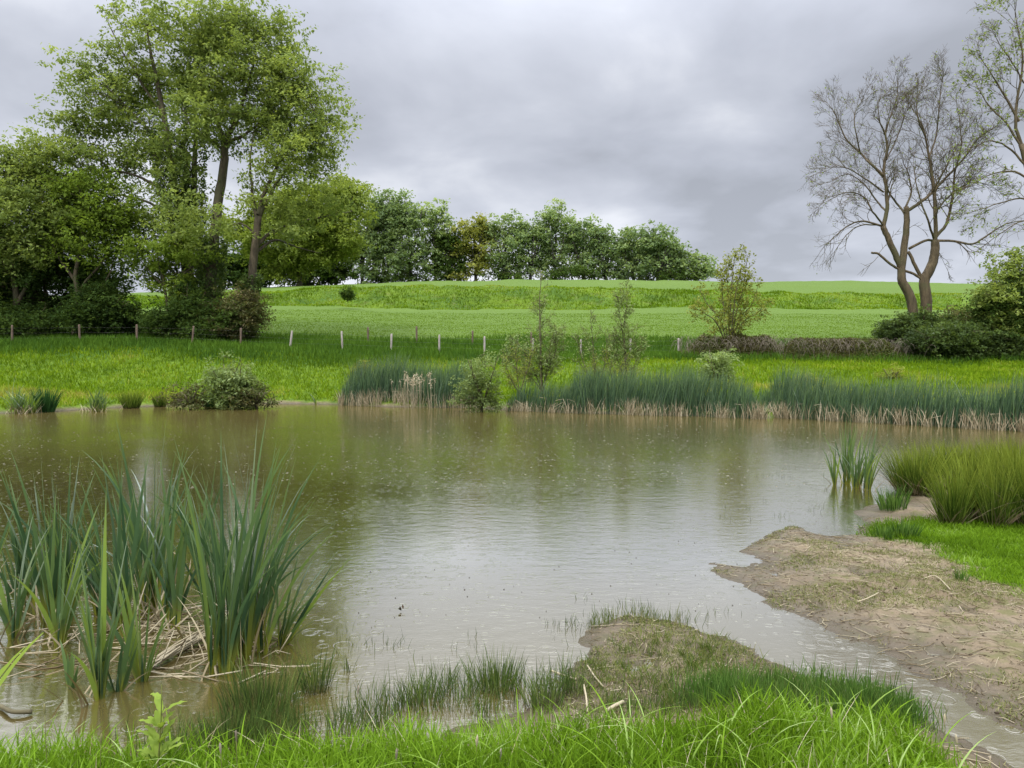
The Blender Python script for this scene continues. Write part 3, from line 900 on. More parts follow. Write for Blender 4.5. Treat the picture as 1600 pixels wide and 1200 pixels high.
# --- low scrub under the crest trees
for px, top, hw, lb in [(640, 418, 55, 'low dark scrub under the tall crest trees'), (900, 412, 60, 'low dark scrub under the domed crest tree'), (1060, 416, 45, 'low brownish scrub beside the last crest tree'), (780, 420, 45, 'low scrub under the green tree beside the yellow one')]:
    bush('scrub', 161, px, top, hw, 'dark', lb, per=40, dens=.35, size=(.6, .35), sigma=(.9, .5), clump=1.5, lumps=9, tone0=.15)


# --- bare ash
class Twig:
    def __init__(s, acc, leaf=None, leafp=0., size=(.2, .09)):
        s.acc, s.leaf, s.leafp, s.size = acc, leaf, leafp, size

    def grow(s, p, d, ln, r, depth, tropism, gen=0):
        n = 6 if depth > 0 else 4
        pts = [p]; dirs = []
        d = d / np.linalg.norm(d)
        for i in range(n):
            d = d + rng.normal(0, .13, 3) + np.array([0, 0, tropism]) * (1.0 if i > n * .3 else .2)
            d /= np.linalg.norm(d)
            p = p + d * ln / n
            pts.append(p); dirs.append(d)
        pts = np.array(pts)
        s.acc.tube(pts, np.linspace(r, max(r * .3, .006), n + 1), 4 if r > .03 else 3, rng.random())
        if s.leaf is not None and depth <= 1 and s.leafp > 0:
            m = rng.poisson(s.leafp * ln)
            if m:
                j = rng.integers(1, n + 1, m)
                s.leaf.leaves(pts[j] + rng.normal(0, .09, (m, 3)), s.size[0], s.size[1], rng.random(m) * .8 + .1)
        if depth > 0:
            m = {3: 7, 2: 6, 1: 5}.get(depth, 5)
            for k in range(m):
                f = rng.uniform(.25, 1.0)
                j = min(int(f * n), n - 1)
                dd = dirs[j]
                ax = np.cross(dd, rng.normal(0, 1, 3)); ax /= np.linalg.norm(ax)
                an = rng.uniform(.45, .9)
                nd = dd * math.cos(an) + ax * math.sin(an)
                s.grow(pts[j + 1], nd, ln * rng.uniform(.42, .62) * (1.15 - .35 * f), max(r * .45, .007), depth - 1, tropism, gen + 1)


def limbs_with_twigs(acc, tw, limbs, Y, tropism=.1, every=1.0):
    for l, r0, r1, depth, ln in limbs:
        r0, r1, ln = (r0 * .86, r1 * .86, ln * 1.12) if depth >= 0 else (r0 * .92, r1 * .92, ln)
        p = limb_world(l, Y)
        rad = np.linspace(r0, r1, len(p))
        acc.tube(p + rng.normal(0, .012, p.shape), rad, 8 if r0 > .1 else 5, rng.random())
        if depth < 0:
            continue
        seg = np.linalg.norm(np.diff(p, axis=0), axis=1); tot = seg.sum()
        m = max(2, int(tot / every))
        for k in range(m):
            f = (k + rng.random()) / m
            if f < .22:
                continue
            i = min(int(f * (len(p) - 1)), len(p) - 2)
            d = p[i + 1] - p[i]; d /= np.linalg.norm(d)
            ax = np.cross(d, rng.normal(0, 1, 3)); ax /= np.linalg.norm(ax)
            an = rng.uniform(.4, .85)
            tw.grow(p[i], d * math.cos(an) + ax * math.sin(an), ln * rng.uniform(.7, 1.2), max(rad[i] * .4, .018), depth, tropism)
        d = p[-1] - p[-2]
        for _ in range(2):
            tw.grow(p[-1], d / np.linalg.norm(d) + rng.normal(0, .25, 3), ln * .75, max(r1 * .8, .018), depth, tropism)


YB = 51.0
rootb = thing('bare_ash', P(1440, g(1440, YB), YB), 'almost leafless grey brown ash with forked trunk on the right bank', 'tree')
ta, tf = Acc(), Acc()
tw = Twig(ta, tf, .22, (.14, .08))
gb = g(1440, YB)
limbs_with_twigs(ta, tw, [
    ([(1436, gb + 6), (1424, 470), (1410, 441), (1409, 420), (1413, 387), (1417, 345), (1416, 323)], .36, .17, -1, 0),
    ([(1449, gb + 6), (1447, 470), (1444, 440), (1456, 415), (1461, 393), (1461, 376)], .40, .27, -1, 0),
    ([(1409, 420), (1399, 398), (1386, 368), (1380, 354)], .22, .19, -1, 0),
    ([(1380, 354), (1386, 327), (1385, 297), (1381, 265), (1386, 232), (1383, 207)], .16, .07, 2, 1.7),
    ([(1383, 210), (1392, 180), (1402, 150, 1), (1402, 128, 1)], .06, .02, 2, 1.3), ([(1383, 212), (1374, 185, -1), (1372, 160, -1), (1380, 150, -1)], .05, .02, 2, 1.2),
    ([(1385, 250), (1402, 215, 1), (1412, 185, 1), (1420, 165, 1)], .06, .02, 2, 1.3),
    ([(1381, 275), (1360, 255), (1342, 237, 1), (1322, 217, 1), (1310, 190, 1), (1302, 172, 1)], .11, .025, 2, 1.5),
    ([(1345, 240), (1338, 210, -1), (1335, 180, -1), (1348, 155, -1)], .06, .02, 2, 1.4),
    ([(1381, 300), (1350, 278, -1), (1322, 262, -1), (1295, 262, -1)], .07, .02, 2, 1.4),
    ([(1385, 332), (1369, 313, 1), (1352, 290, 1), (1325, 272, 1), (1295, 285, 1)], .08, .02, 2, 1.4),
    ([(1380, 352), (1363, 330, -1), (1350, 308, -1), (1325, 300, -2), (1296, 312, -2)], .08, .02, 2, 1.3),
    ([(1380, 354), (1352, 346), (1330, 350), (1308, 366), (1288, 385)], .09, .02, 1, 1.5),
    ([(1378, 352), (1345, 352, 1), (1322, 368, 1), (1305, 392, 1)], .06, .02, 1, 1.3),
    ([(1417, 340), (1405, 322, 1), (1392, 305, 1), (1386, 292, 1)], .10, .05, 1, 1.0),
    ([(1416, 323), (1424, 300, 1), (1420, 275, 1), (1412, 255, 1)], .09, .03, 2, 1.2),
    ([(1414, 333), (1432, 320), (1451, 306), (1473, 283), (1504, 250), (1530, 215), (1552, 200)], .14, .04, 2, 1.6),
    ([(1455, 302), (1478, 262, -1), (1492, 235, -1), (1510, 200, -1)], .08, .02, 2, 1.4),
    ([(1461, 376), (1462, 354), (1460, 305), (1456, 270), (1450, 235), (1444, 205), (1432, 178)], .17, .04, 2, 1.6),
    ([(1452, 245), (1462, 215, 1), (1466, 180, 1), (1470, 140, 1), (1474, 118, 1)], .08, .02, 2, 1.3),
    ([(1446, 215), (1436, 190, -1), (1432, 160, -1), (1438, 140, -1)], .06, .02, 2, 1.2),
    ([(1461, 372), (1478, 350), (1488, 310), (1492, 270), (1502, 225), (1498, 180)], .13, .03, 2, 1.6),
    ([(1459, 372), (1450, 345, -1), (1440, 318, -1), (1432, 290, -1), (1428, 262, -1)], .09, .03, 1, 1.4),
    ([(1461, 376), (1490, 377), (1520, 381), (1545, 366), (1572, 350), (1596, 345)], .11, .03, 1, 1.5),
    ([(1463, 376), (1445, 376), (1420, 389)], .09, .10, -1, 0),
    ([(1443, 440), (1430, 415), (1419, 393)], .13, .11, -1, 0),
    ([(1444, 440), (1428, 428), (1405, 420), (1388, 410), (1373, 397), (1362, 395)], .10, .08, -1, 0),
    ([(1373, 397), (1386, 380), (1402, 362)], .02, .01, 0, .5), ([(1372, 400), (1362, 412), (1350, 420)], .02, .01, 0, .7),
    ([(1460, 380), (1470, 400), (1482, 425)], .02, .01, 1, .7), ([(1415, 360), (1430, 352), (1445, 362)], .02, .01, 0, .5),
    ([(1462, 330), (1490, 300, 1), (1520, 285, 1), (1548, 290, 1)], .08, .02, 2, 1.4)], YB, tropism=.05, every=.3)
ta.make('trunk', M['bark_bare'], rootb, smooth=True)
if tf.ok():
    tf.make('sparse_leaves', M['ash_olive'], rootb)

# --- leafing ash at the right edge
YR = 47.0
rootr = thing('edge_ash', P(1640, g(1640, YR), YR), 'half leafed ash reaching into the photo from the right edge', 'tree')
ta, tf = Acc(), Acc()
tw = Twig(ta, tf, 2.0, (.20, .10))
limbs_with_twigs(ta, tw, [
    ([(1645, g(1645, YR) + 6), (1640, 450), (1632, 380), (1622, 320), (1608, 270), (1596, 225)], .38, .16, -1, 0),
    ([(1596, 225), (1586, 190), (1592, 140), (1598, 90), (1590, 45), (1586, 20)], .12, .02, 2, 1.7),
    ([(1592, 190), (1570, 150), (1552, 120), (1535, 95)], .10, .02, 2, 1.5), ([(1596, 230), (1570, 190), (1545, 165), (1525, 130)], .09, .02, 2, 1.4),
    ([(1608, 265), (1580, 235), (1550, 220), (1520, 230)], .09, .02, 2, 1.4), ([(1614, 285), (1585, 268), (1550, 272), (1515, 290)], .09, .02, 2, 1.4),
    ([(1620, 315), (1595, 310), (1560, 318), (1525, 330)], .08, .02, 2, 1.3), ([(1630, 350), (1600, 345), (1570, 360), (1545, 378)], .06, .02, 1, 1.3),
    ([(1600, 240), (1625, 180), (1650, 120), (1660, 60)], .12, .02, 2, 1.7), ([(1600, 130), (1580, 95), (1562, 70)], .06, .02, 2, 1.3),
    ([(1615, 280), (1660, 230), (1700, 180)], .12, .02, 2, 1.6)], YR, tropism=.03, every=.42)
ta.make('trunk', M['bark_bare'], rootr, smooth=True)
tf.make('crown', M['ash'], rootr)

# --- right bank scrub
bush('elder', 48, 1590, 385, 62, 'ash', 'loose light green elder at the right edge below the half leafed ash', per=110, dens=.7, lumps=9, size=(.24, .12), sigma=(.5, .3), tone0=.1)
bush('hawthorn', 49, 1585, 435, 66, 'dark', 'dense dark hawthorn at the right edge behind the ivy mound', per=200, dens=1.3, lumps=11, size=(.2, .11), sigma=(.5, .3), tone0=.15)
bush('bush', 51.5, 1500, 460, 40, 'bramble', 'brownish tangled bush right of the bare ash trunk', per=110, dens=.9, lumps=8, size=(.2, .1), sigma=(.5, .3), tone0=.25)
bush('ivy_mound', 50, 1440, 482, 58, 'ivy', 'ivy covered mound round the foot of the bare ash', per=190, dens=1.5, lumps=12, size=(.16, .13), sigma=(.4, .25), cat='ivy mound')
bush('ivy_mound', 47.5, 1500, 505, 95, 'ivy', 'wide low dark ivy mound sloping down to the bank at the right', per=190, dens=1.4, lumps=16, size=(.16, .13), sigma=(.4, .22), cat='ivy mound', tone0=-.05)


def bramble_bank(px0, px1, Y, h, label):
    a = Acc(); st = Acc()
    c0 = P(px0, g(px0, Y), Y); c1 = P(px1, g(px1, Y), Y)
    root = thing('bramble_thicket', (c0 + c1) / 2, label, 'brambles')
    n = int((c1[0] - c0[0]) * 2600)
    x = rng.uniform(c0[0], c1[0], n); y = rng.normal(Y, .8, n)
    env = np.clip(np.minimum(x - c0[0], c1[0] - x) / 1.5, .25, 1)
    hh = h * env * (.6 + .6 * fbm(x * .6, y * .2, 51)) * np.exp(-((y - Y) / 1.3) ** 2)
    z = ground_z(x, y) + hh * rng.uniform(.3, 1.03, n) ** .6
    a.leaves(np.stack([x, y, z], 1), .13, .10, np.clip(fbm(x * .8, y * .8, 52) * 1.2 - .1 + rng.normal(0, .12, n), 0, 1))
    for _ in range(int((c1[0] - c0[0]) * 30)):
        xx = rng.uniform(c0[0], c1[0]); yy = rng.normal(Y - .4, .6)
        z0 = float(ground_z(xx, yy)[0])
        dx = rng.uniform(-1.2, 1.2)
        st.tube(bez((xx, yy, z0), (xx + dx, yy - rng.uniform(0, .8), z0 + rng.uniform(.2, .8) * h), (0, 0, h * .9), 6), .008, 3, rng.random())
    a.make('foliage', M['bramble'], root)
    st.make('stems', M['rot'], root)


bramble_bank(1062, 1235, 48.3, 1.5, 'brown green bramble thicket under the yellow green young tree')
bramble_bank(1205, 1420, 47.3, 1.35, 'lower trailing bramble thicket left of the ivy mounds')


# --- young willows and saplings
def sapling(name, Y, base, stems, leaf, label, leafp=9, depth=1, ln=.9, size=(.14, .055), tropism=.03, cat='sapling', every=.3, r=.03, extra=None, group=None, leafname='leaves', tone=None):
    pb = P(base[0], base[1], Y); pb[2] = float(ground_z(pb[0], pb[1])[0])
    root = thing(name, pb, label, cat, group)
    a, f = Acc(), Acc()
    tw = Twig(a, f, leafp, size)
    for s_ in stems:
        wp = limb_world([base] + s_, Y)
        wp[0] = pb - np.array([0, 0, .05])
        rad = np.linspace(r, r * .2, len(wp))
        a.tube(wp, rad, 5, rng.random())
        tot = np.linalg.norm(np.diff(wp, axis=0), axis=1).sum()
        m = max(3, int(tot / every))
        for k in range(m):
            q = .12 + .88 * (k + rng.random()) / m
            i = min(int(q * (len(wp) - 1)), len(wp) - 2)
            d = wp[i + 1] - wp[i]; d /= np.linalg.norm(d)
            ax = np.cross(d, rng.normal(0, 1, 3)); ax /= np.linalg.norm(ax)
            an = rng.uniform(.4, .8)
            tw.grow(wp[i], d * math.cos(an) + ax * math.sin(an), ln * (1.15 - .75 * q) * rng.uniform(.6, 1.2), max(rad[i] * .4, .006), depth, tropism)
    a.make('stems', M['twig'], root, smooth=True)
    f.make(leafname, M[leaf], root)
    return root


sapling('young_willow', 35, (848, 614), [[(846, 560), (845, 500), (846, 470)], [(835, 580, .3), (818, 550, .5), (806, 530, .6)], [(856, 580, -.3), (868, 550, -.4), (872, 522, -.5)], [(830, 590, .4), (800, 570, .4), (790, 548, .5)], [(855, 570), (862, 530), (868, 515)]],
        'willow', 'young grey green willow with a loose low crown and one very tall thin leader', leafp=14, ln=1.0, every=.16, size=(.15, .06))
sapling('young_willow', 34.6, (846, 612), [[(844, 540), (843, 470), (846, 432), (840, 425)]], 'willow', 'single thin willow leader reaching above the hill edge beside the loose willow', leafp=5, ln=.75, every=.5)
sapling('young_willow', 35.5, (980, 610), [[(978, 560), (975, 510), (980, 470), (978, 445)], [(968, 570, .3), (960, 545, .4), (958, 520, .4)], [(990, 575, -.3), (1000, 550, -.4), (1004, 528, -.5)], [(975, 540), (968, 490), (966, 462)]],
        'willow', 'tall slender willow, right hand one of the far shore group', leafp=12, ln=.85, every=.17, size=(.15, .06))
sapling('young_willow', 35, (930, 612), [[(928, 560), (925, 520), (922, 495)], [(915, 575, .3), (905, 545, .4), (902, 525, .4)], [(942, 580, -.3), (948, 550, -.4), (946, 515, -.5)]],
        'willow', 'thin willow between the two taller willows on the far shore', leafp=7, ln=.8, every=.19, size=(.14, .06))
sapling('young_willow', 34.2, (812, 616), [[(808, 585), (806, 560), (800, 545)], [(820, 590), (828, 565), (830, 550)], [(800, 595), (792, 575), (790, 560)]], 'willow_yellow', 'small yellowish willow bush left of the tallest leader', leafp=15, ln=.55, every=.16, size=(.1, .04))
sapling('young_willow', 34.4, (960, 612), [[(955, 585), (950, 565), (945, 548)], [(965, 590), (972, 570), (980, 558)], [(940, 595), (930, 578), (925, 560)]], 'willow_yellow', 'small yellowish willow bush at the foot of the tall slender willow', leafp=15, ln=.55, every=.16, size=(.1, .04))
bush('willow_bush', 32, 755, 546, 34, 'willow', 'rounded grey green willow bush at the right end of the left reed bed', per=72, dens=1.71, size=(0.132, 0.054), sigma=(.28, .2), py0=634, clump=.5, tone0=-.1)
bush('willow_bush', 36, 1121, 538, 30, 'willow', 'pale silvery willow bush behind the middle reed bed', per=64, dens=1.52, size=(0.144, 0.068), sigma=(.28, .2), py0=603, clump=.5, tone0=.15)
bush('willow_bush', 34, 357, 553, 40, 'willow', 'pale green willow bush on the left far shore, half over the water', per=72, dens=1.71, size=(0.18, 0.081), sigma=(.28, .2), py0=632, clump=.5, tone0=-.12)
bush('willow_bush', 33.6, 300, 600, 32, 'bramble', 'low brownish bush left of the pale green willow bush', per=56, dens=1.71, size=(0.144, 0.068), sigma=(.28, .15), py0=633, clump=.5, tone0=.1)
bush('willow_bush', 33.6, 400, 598, 28, 'bramble', 'low dark brownish bush right of the pale green willow bush', per=56, dens=1.71, size=(0.144, 0.068), sigma=(.28, .15), py0=632, clump=.5, tone0=.05)
bush('willow_bush', 28.5, 1520, 620, 30, 'willow', 'pale willow bush in the water before the right reed bed', per=48, dens=1.14, size=(0.144, 0.054), sigma=(.25, .18), py0=672, clump=.5, tone0=.2)
bush('small_bush', 38, 567, 566, 16, 'willow_yellow', 'little yellow green bush on the bank above the left reed bed', per=60, dens=1.62, size=(.11, .05), sigma=(.2, .15), py0=592, clump=.4)
bush('small_bush', 37, 1395, 573, 20, 'willow_yellow', 'little yellow green bush on the bank above the right reed bed', per=50, dens=1.26, size=(.11, .05), sigma=(.2, .15), py0=598, clump=.4)
bush('small_bush', 36, 1262, 585, 20, 'willow_yellow', 'yellow green bush at the gap between the two right reed beds', per=50, dens=1.26, size=(.11, .05), sigma=(.2, .15), py0=606, clump=.4)
sapling('young_tree', 49, (1140, g(1140, 49)), [
    [(1141, 490), (1143, 450), (1146, 415), (1150, 392)], [(1132, 490, .3), (1128, 450, .5), (1126, 418, .5)], [(1150, 490, -.3), (1160, 455, -.4), (1166, 415, -.5), (1168, 398, -.5)],
    [(1125, 500, .6), (1105, 475, .8), (1092, 450, 1)], [(1155, 500, -.6), (1175, 475, -.8), (1186, 440, -1)], [(1120, 505, -1), (1098, 488, -1.4), (1085, 480, -1.6)], [(1160, 505, 1), (1182, 490, 1.4), (1198, 470, 1.6)],
    [(1138, 480, 1), (1136, 440, 1.3), (1134, 405, 1.5)], [(1146, 485, -1), (1152, 445, -1.2), (1158, 425, -1.3)]],
    'willow_yellow', 'young yellow green tree with fan of thin boughs above the brambles', leafp=10, ln=1.3, every=.4, size=(.19, .11), r=.05, cat='tree', depth=1)
bush('small_bush', 92, 543, 452, 6, 'dark', 'tiny dark bush alone on the hill slope', per=60, dens=2.16, size=(.3, .15), sigma=(.2, .2), py0=463, clump=.5)


# ------------------------------------------------------------------ fence
def fence(label, posts, Y, wire=True, rails=(.35, .6, .85)):
    p0 = P(posts[0][0], g(posts[0][0], Y), Y)
    root = thing('wire_fence', p0, label, 'fence')
    tops = []
    for px, h, mt, ln in posts:
        b = P(px, g(px, Y), Y); b[2] = float(ground_z(b[0], b[1])[0])
        a = Acc()
        k = 7
        rr = .065 * (1 + .06 * rng.normal(0, 1, k)); rr[-1] = .045
        zz = np.array([-.3, 0, .25, .5, .75, .96, 1.0]) * h
        pts = np.stack([b[0] + ln * zz, np.full(k, b[1]), b[2] + zz], 1)
        a.tube(pts, rr, 8, rng.random())
        a.make('post', M[mt], root, smooth=False)
        tops.append((b, ln, h))
    w = Acc()
    for f in rails:
        line = [np.array([b[0] + ln * h * f, b[1] - .06, b[2] + h * f]) for b, ln, h in tops]
        for q, r_ in zip(line[:-1], line[1:]):
            w.tube(bez(q, r_, (0, 0, -.05), 6), .0022, 3, .5)
    w.make('wire', M['metal'], root)
    return root


mm, tt_ = new_mat('galvanised_wire')
b_ = N(tt_, 'ShaderNodeBsdfPrincipled', i_Metallic=0.8, i_Roughness=0.55); b_.inputs['Base Color'].default_value = (.30, .30, .30, 1)
nzz = N(tt_, 'ShaderNodeTexNoise', i_Scale=20.0); L(tt_, ramp(tt_, nzz.outputs[0], [(.4, (.2, .16, .12)), (.6, (.34, .34, .35))]), b_.inputs['Base Color'])
o_ = N(tt_, 'ShaderNodeOutputMaterial'); L(tt_, b_.outputs[0], o_.inputs[0])
M['metal'] = mm
fence('wire fence on pale and brown wooden posts along the far bank', [
    (-90, 1.2, 'post_brown', 0), (19, 1.25, 'post_brown', .02), (125, 1.2, 'post_brown', -.03), (214, 1.2, 'post_brown', 0), (300, 1.2, 'post_brown', .1), (376, 1.2, 'post_brown', .03),
    (453, 1.2, 'post', .12), (535, 1.25, 'post', -.03), (611, 1.2, 'post', .03), (686, 1.2, 'post', .02), (757, 1.2, 'post', 0), (832, 1.1, 'post', .03), (908, 1.1, 'post', -.02), (985, 1.1, 'post', 0), (1060, 1.15, 'post', 0), (1135, 1.0, 'post_brown', 0)], 48.5)
fence('older fence of thin dark stakes in the tall grass behind the pale posts', [(575, 1.15, 'post_brown', 0), (651, 1.25, 'post_brown', 0), (738, 1.1, 'post_brown', .02), (830, 1.1, 'post_brown', 0)], 54, rails=(.5, .85))


# ------------------------------------------------------------------ grass and reeds
def pts_in(n, xr, yr, maskf=None):
    x = rng.uniform(xr[0], xr[1], n); y = rng.uniform(yr[0], yr[1], n)
    if maskf is not None:
        k = maskf(x, y) > rng.random(n)
        x, y = x[k], y[k]
    return x, y, ground_z(x, y)


def fan_pts(n, pxr, yr, maskf=None, power=1.0):
    y = yr[0] + (yr[1] - yr[0]) * rng.random(n) ** power
    px = rng.uniform(pxr[0], pxr[1], n)
    x = (px - 800) / F * y
    if maskf is not None:
        k = maskf(x, y) > rng.random(n)
        x, y = x[k], y[k]
    return x, y, ground_z(x, y)


def far_land(x, y):
    return (sdf(x, y) > .25).astype(float)


# meadow on the far bank
a = Acc()
x, y, z = fan_pts(150000, (-250, 1850), (30, 46.5), far_land, .9)
n = len(x)
dry = sstep(.38, .6, fbm(x * .35, y * .35, 61)) * sstep(40, 35, y)
a.blades(np.stack([x, y, z - .02], 1), rng.uniform(.10, .30, n), rng.uniform(.022, .045, n), rng.uniform(0, 6.28, n), rng.uniform(.05, .5, n), rng.uniform(0, .5, n), 2,
         np.clip(fbm(x * .5, y * .5, 62) * 1.1 - .05 + rng.normal(0, .18, n) + .45 * dry, 0, 1))
tag(a.make('bank_grass', M['grass_far']), 'bright yellow green meadow grass covering the far bank', 'grass', kind='stuff')
a = Acc()
x, y, z = fan_pts(130000, (-250, 1850), (43.5, 60), None, 1.0)
k = sstep(43.5, 47, y + (fbm(x * .25, y * .25, 63) - .5) * 4) * sstep(60, 54, y + (fbm(x * .2, y * .2, 64) - .5) * 6) > rng.random(len(x))
x, y, z = x[k], y[k], z[k]; n = len(x)
a.blades(np.stack([x, y, z - .02], 1), rng.uniform(.25, .62, n), rng.uniform(.025, .05, n), rng.uniform(0, 6.28, n), rng.uniform(.05, .35, n), rng.uniform(0, .4, n), 2,
         np.clip(fbm(x * .4, y * .4, 65) + rng.normal(0, .18, n), 0, 1))
tag(a.make('tall_grass', M['grass_dark']), 'darker tall grass along the fence on the far bank', 'grass', kind='stuff')
# rough grass of the terrace bank on the hill
a = Acc()
x, y, z = fan_pts(42000, (150, 1500), (99.5, 107.5)); n = len(x)
nn = fbm(x * .25, y * .3, 66)
a.blades(np.stack([x, y, z - .02], 1), rng.uniform(.15, .4, n) * (.4 + 1.2 * nn), rng.uniform(.05, .10, n), rng.uniform(0, 6.28, n), rng.uniform(.1, .6, n), .3, 2, np.clip(1.15 - nn * 1.4 + rng.normal(0, .15, n), 0, 1))
tag(a.make('terrace_grass', M['grass_far']), 'rough tussocky grass on the steep step across the hill', 'grass', kind='stuff')
# green crop, lower part near enough to show its blades
a = Acc()
x, y, z = fan_pts(110000, (100, 1500), (54, 90), None, 1.3); n = len(x)
a.blades(np.stack([x, y, z - .02], 1), rng.uniform(.05, .13, n), rng.uniform(.04, .07, n), rng.uniform(0, 6.28, n), rng.uniform(.05, .3, n), .2, 2, np.clip(.5 + .7 * (fbm(x * .12, y * .8, 67) - .5) + rng.normal(0, .06, n), 0, 1))
M['crop'] = leaf_mat('crop_blade', [(0.0, (.11, .180, .020)), (0.5, (.155, .250, .032)), (1.0, (.20, .30, .05))], trans=.3, noise=.2, nscale=.3)
tag(a.make('crop', M['crop']), 'young green cereal crop in the field behind the fence', 'crop', kind='stuff')


def reed_bed(px0, px1, pyf, depth, h, label, dens=1., dead=1.):
    """pyf: rows of the waterline at both ends"""
    pa, pb = G(px0, pyf[0]), G(px1, pyf[1])
    root = thing('reed_bed', (pa + pb) / 2, label, 'reed bed')
    L_ = np.linalg.norm(pb - pa)
    pa = pa - [0, .5, 0]; pb = pb - [0, .5, 0]
    n = int(L_ * 380 * dens)
    t = rng.random(n); s = rng.random(n) ** .8
    c = pa[None] + (pb - pa)[None] * t[:, None]
    c[:, 1] += s * depth + (fbm(c[:, 0] * .7, c[:, 0] * 0, 71) - .5) * .8
    ends = np.clip(np.minimum(t, 1 - t) * L_ / .6, .5, 1)
    c[:, 2] = np.maximum(ground_z(c[:, 0], c[:, 1]), -.05)
    hh = h * ends * rng.uniform(.6, 1.08, n) * (.62 + .7 * fbm(c[:, 0] * .9, c[:, 1] * .8, 72))
    hh *= np.where(s < .12, .85, 1)
    a = Acc()
    a.blades(c, hh, rng.uniform(.016, .032, n), rng.normal(.3, 1.3, n), np.abs(rng.normal(.05, .12, n)), rng.uniform(0, .22, n), 4, np.clip(rng.normal(.45, .30, n), 0, 1), twist=1.5)
    a.make('green_leaves', M['reed'], root)
    m = int(L_ * 95 * dead)
    d = Acc()
    nb_ = max(3, int(L_ * 1.5 * dead))
    cent = rng.random(nb_)
    t = np.where(rng.random(m) < (.6 if dens > .5 else .3), cent[rng.integers(0, nb_, m)] + rng.normal(0, .10, m) / L_, rng.random(m)); t = np.clip(t, 0, 1)
    c = pa[None] + (pb - pa)[None] * t[:, None]
    c[:, 1] += rng.uniform(-.2, .35, m) + (fbm(c[:, 0] * .7, c[:, 0] * 0, 71) - .5) * .8
    c[:, 2] = np.maximum(ground_z(c[:, 0], c[:, 1]), -.02)
    d.blades(c, rng.uniform(.3, .9, m) * h * .5, rng.uniform(.012, .024, m), rng.uniform(0, 6.28, m), np.abs(rng.normal(.1, .25, m)), rng.uniform(0, .3, m), 3, rng.uniform(.3, 1, m), twist=1.5)
    for _ in range(int(L_ * 2.2 * dead)):       # broken, folded stalks
        q = pa + (pb - pa) * rng.random(); q[1] += rng.uniform(-.1, .3); q[2] = max(float(ground_z(q[0], q[1])[0]), 0)
        k1 = q + np.array([rng.normal(0, .12), rng.normal(0, .1), rng.uniform(.25, .6)])
        k2 = k1 + np.array([rng.choice([-1, 1]) * rng.uniform(.15, .45), rng.normal(0, .1), rng.uniform(-.45, .05)])
        d.tube(np.array([q, k1, k2]), .009, 4, rng.uniform(.5, 1))
    d.make('dead_stalks', M['straw'], root)
    return root


reed_bed(530, 748, (632, 637), 1.9, 2.0, 'left reed bed on the far shore, dead pale stalks along its foot')
reed_bed(790, 905, (641, 645), 1.0, 1.2, 'thin broken reeds under the young willows', dens=.45, dead=1.0)
reed_bed(880, 1196, (644, 653), 2.0, 1.75, 'long middle reed bed on the far shore')
reed_bed(1208, 1850, (652, 686), 2.2, 1.75, 'right hand reed bed reaching out of the photo')
# seed plumes over the left bed
a = Acc()
root = thing('reed_plumes', P(660, 600, 33), 'cluster of pale old seed heads above the left reed bed', 'reeds')
for _ in range(34):
    px = rng.uniform(622, 682) if rng.random() < .85 else rng.uniform(600, 705)
    p = P(px, rng.uniform(583, 600), rng.uniform(33, 34.5)); b0 = p.copy(); b0[2] = max(float(ground_z(p[0], p[1])[0]), 0); b0[0] += rng.normal(0, .05)
    a.tube(bez(b0, p, (0, 0, 0), 4), .006, 3, .7)
    m = 12
    a.leaves(p + rng.normal(0, 1, (m, 3)) * np.array([.03, .03, .07]), .09, .035, rng.uniform(.7, 1, m), droop=.8)
a.make('seed_heads', M['straw'], root)


def rush_clump(px, py, h, r, n, mat, label, lean=.35, w=.006, group=None, dry=.1, cat='rush clump', z=None, name='rush_clump', segs=4):
    """a tussock of stiff round stems fanning out"""
    c = G(px, py, .05 if z is None else z); c[2] = max(float(ground_z(c[0], c[1])[0]), -.03)
    root = thing(name, c, label, cat, group)
    a = Acc(); m = int(n * .9)
    ang = rng.uniform(0, 6.28, m); q = rng.random(m) ** .6
    b = c + np.stack([np.cos(ang) * q * r, np.sin(ang) * q * r, np.zeros(m)], 1)
    b[:, 2] = np.maximum(ground_z(b[:, 0], b[:, 1]), -.03)
    a.blades(b, h * rng.uniform(.45, 1.12, m) * (.8 + .4 * fbm(ang * 1.5, q * 3, int(px))), w * rng.uniform(.6, 1.4, m), ang + rng.normal(0, .5, m), q * lean * rng.uniform(.6, 1.4, m), rng.uniform(0, .22, m), segs, np.clip(rng.normal(.5, .34, m), 0, 1), twist=1.5)
    a.make('stems', M[mat], root)
    if dry > 0 and m * dry > 40:
        d = Acc(); k = int(m * dry)
        ang = rng.uniform(0, 6.28, k)
        b = c + np.stack([np.cos(ang) * r * .9, np.sin(ang) * r * .9, np.zeros(k)], 1)
        b[:, 2] = np.maximum(ground_z(b[:, 0], b[:, 1]), -.02)
        d.blades(b, h * rng.uniform(.3, .8, k), w * .9, ang + rng.normal(0, .5, k), rng.uniform(.3, .8, k), rng.uniform(.2, .6, k), segs, rng.uniform(.1, .6, k), twist=1.5)
        d.make('dry_stems', M['straw'], root)
    return root


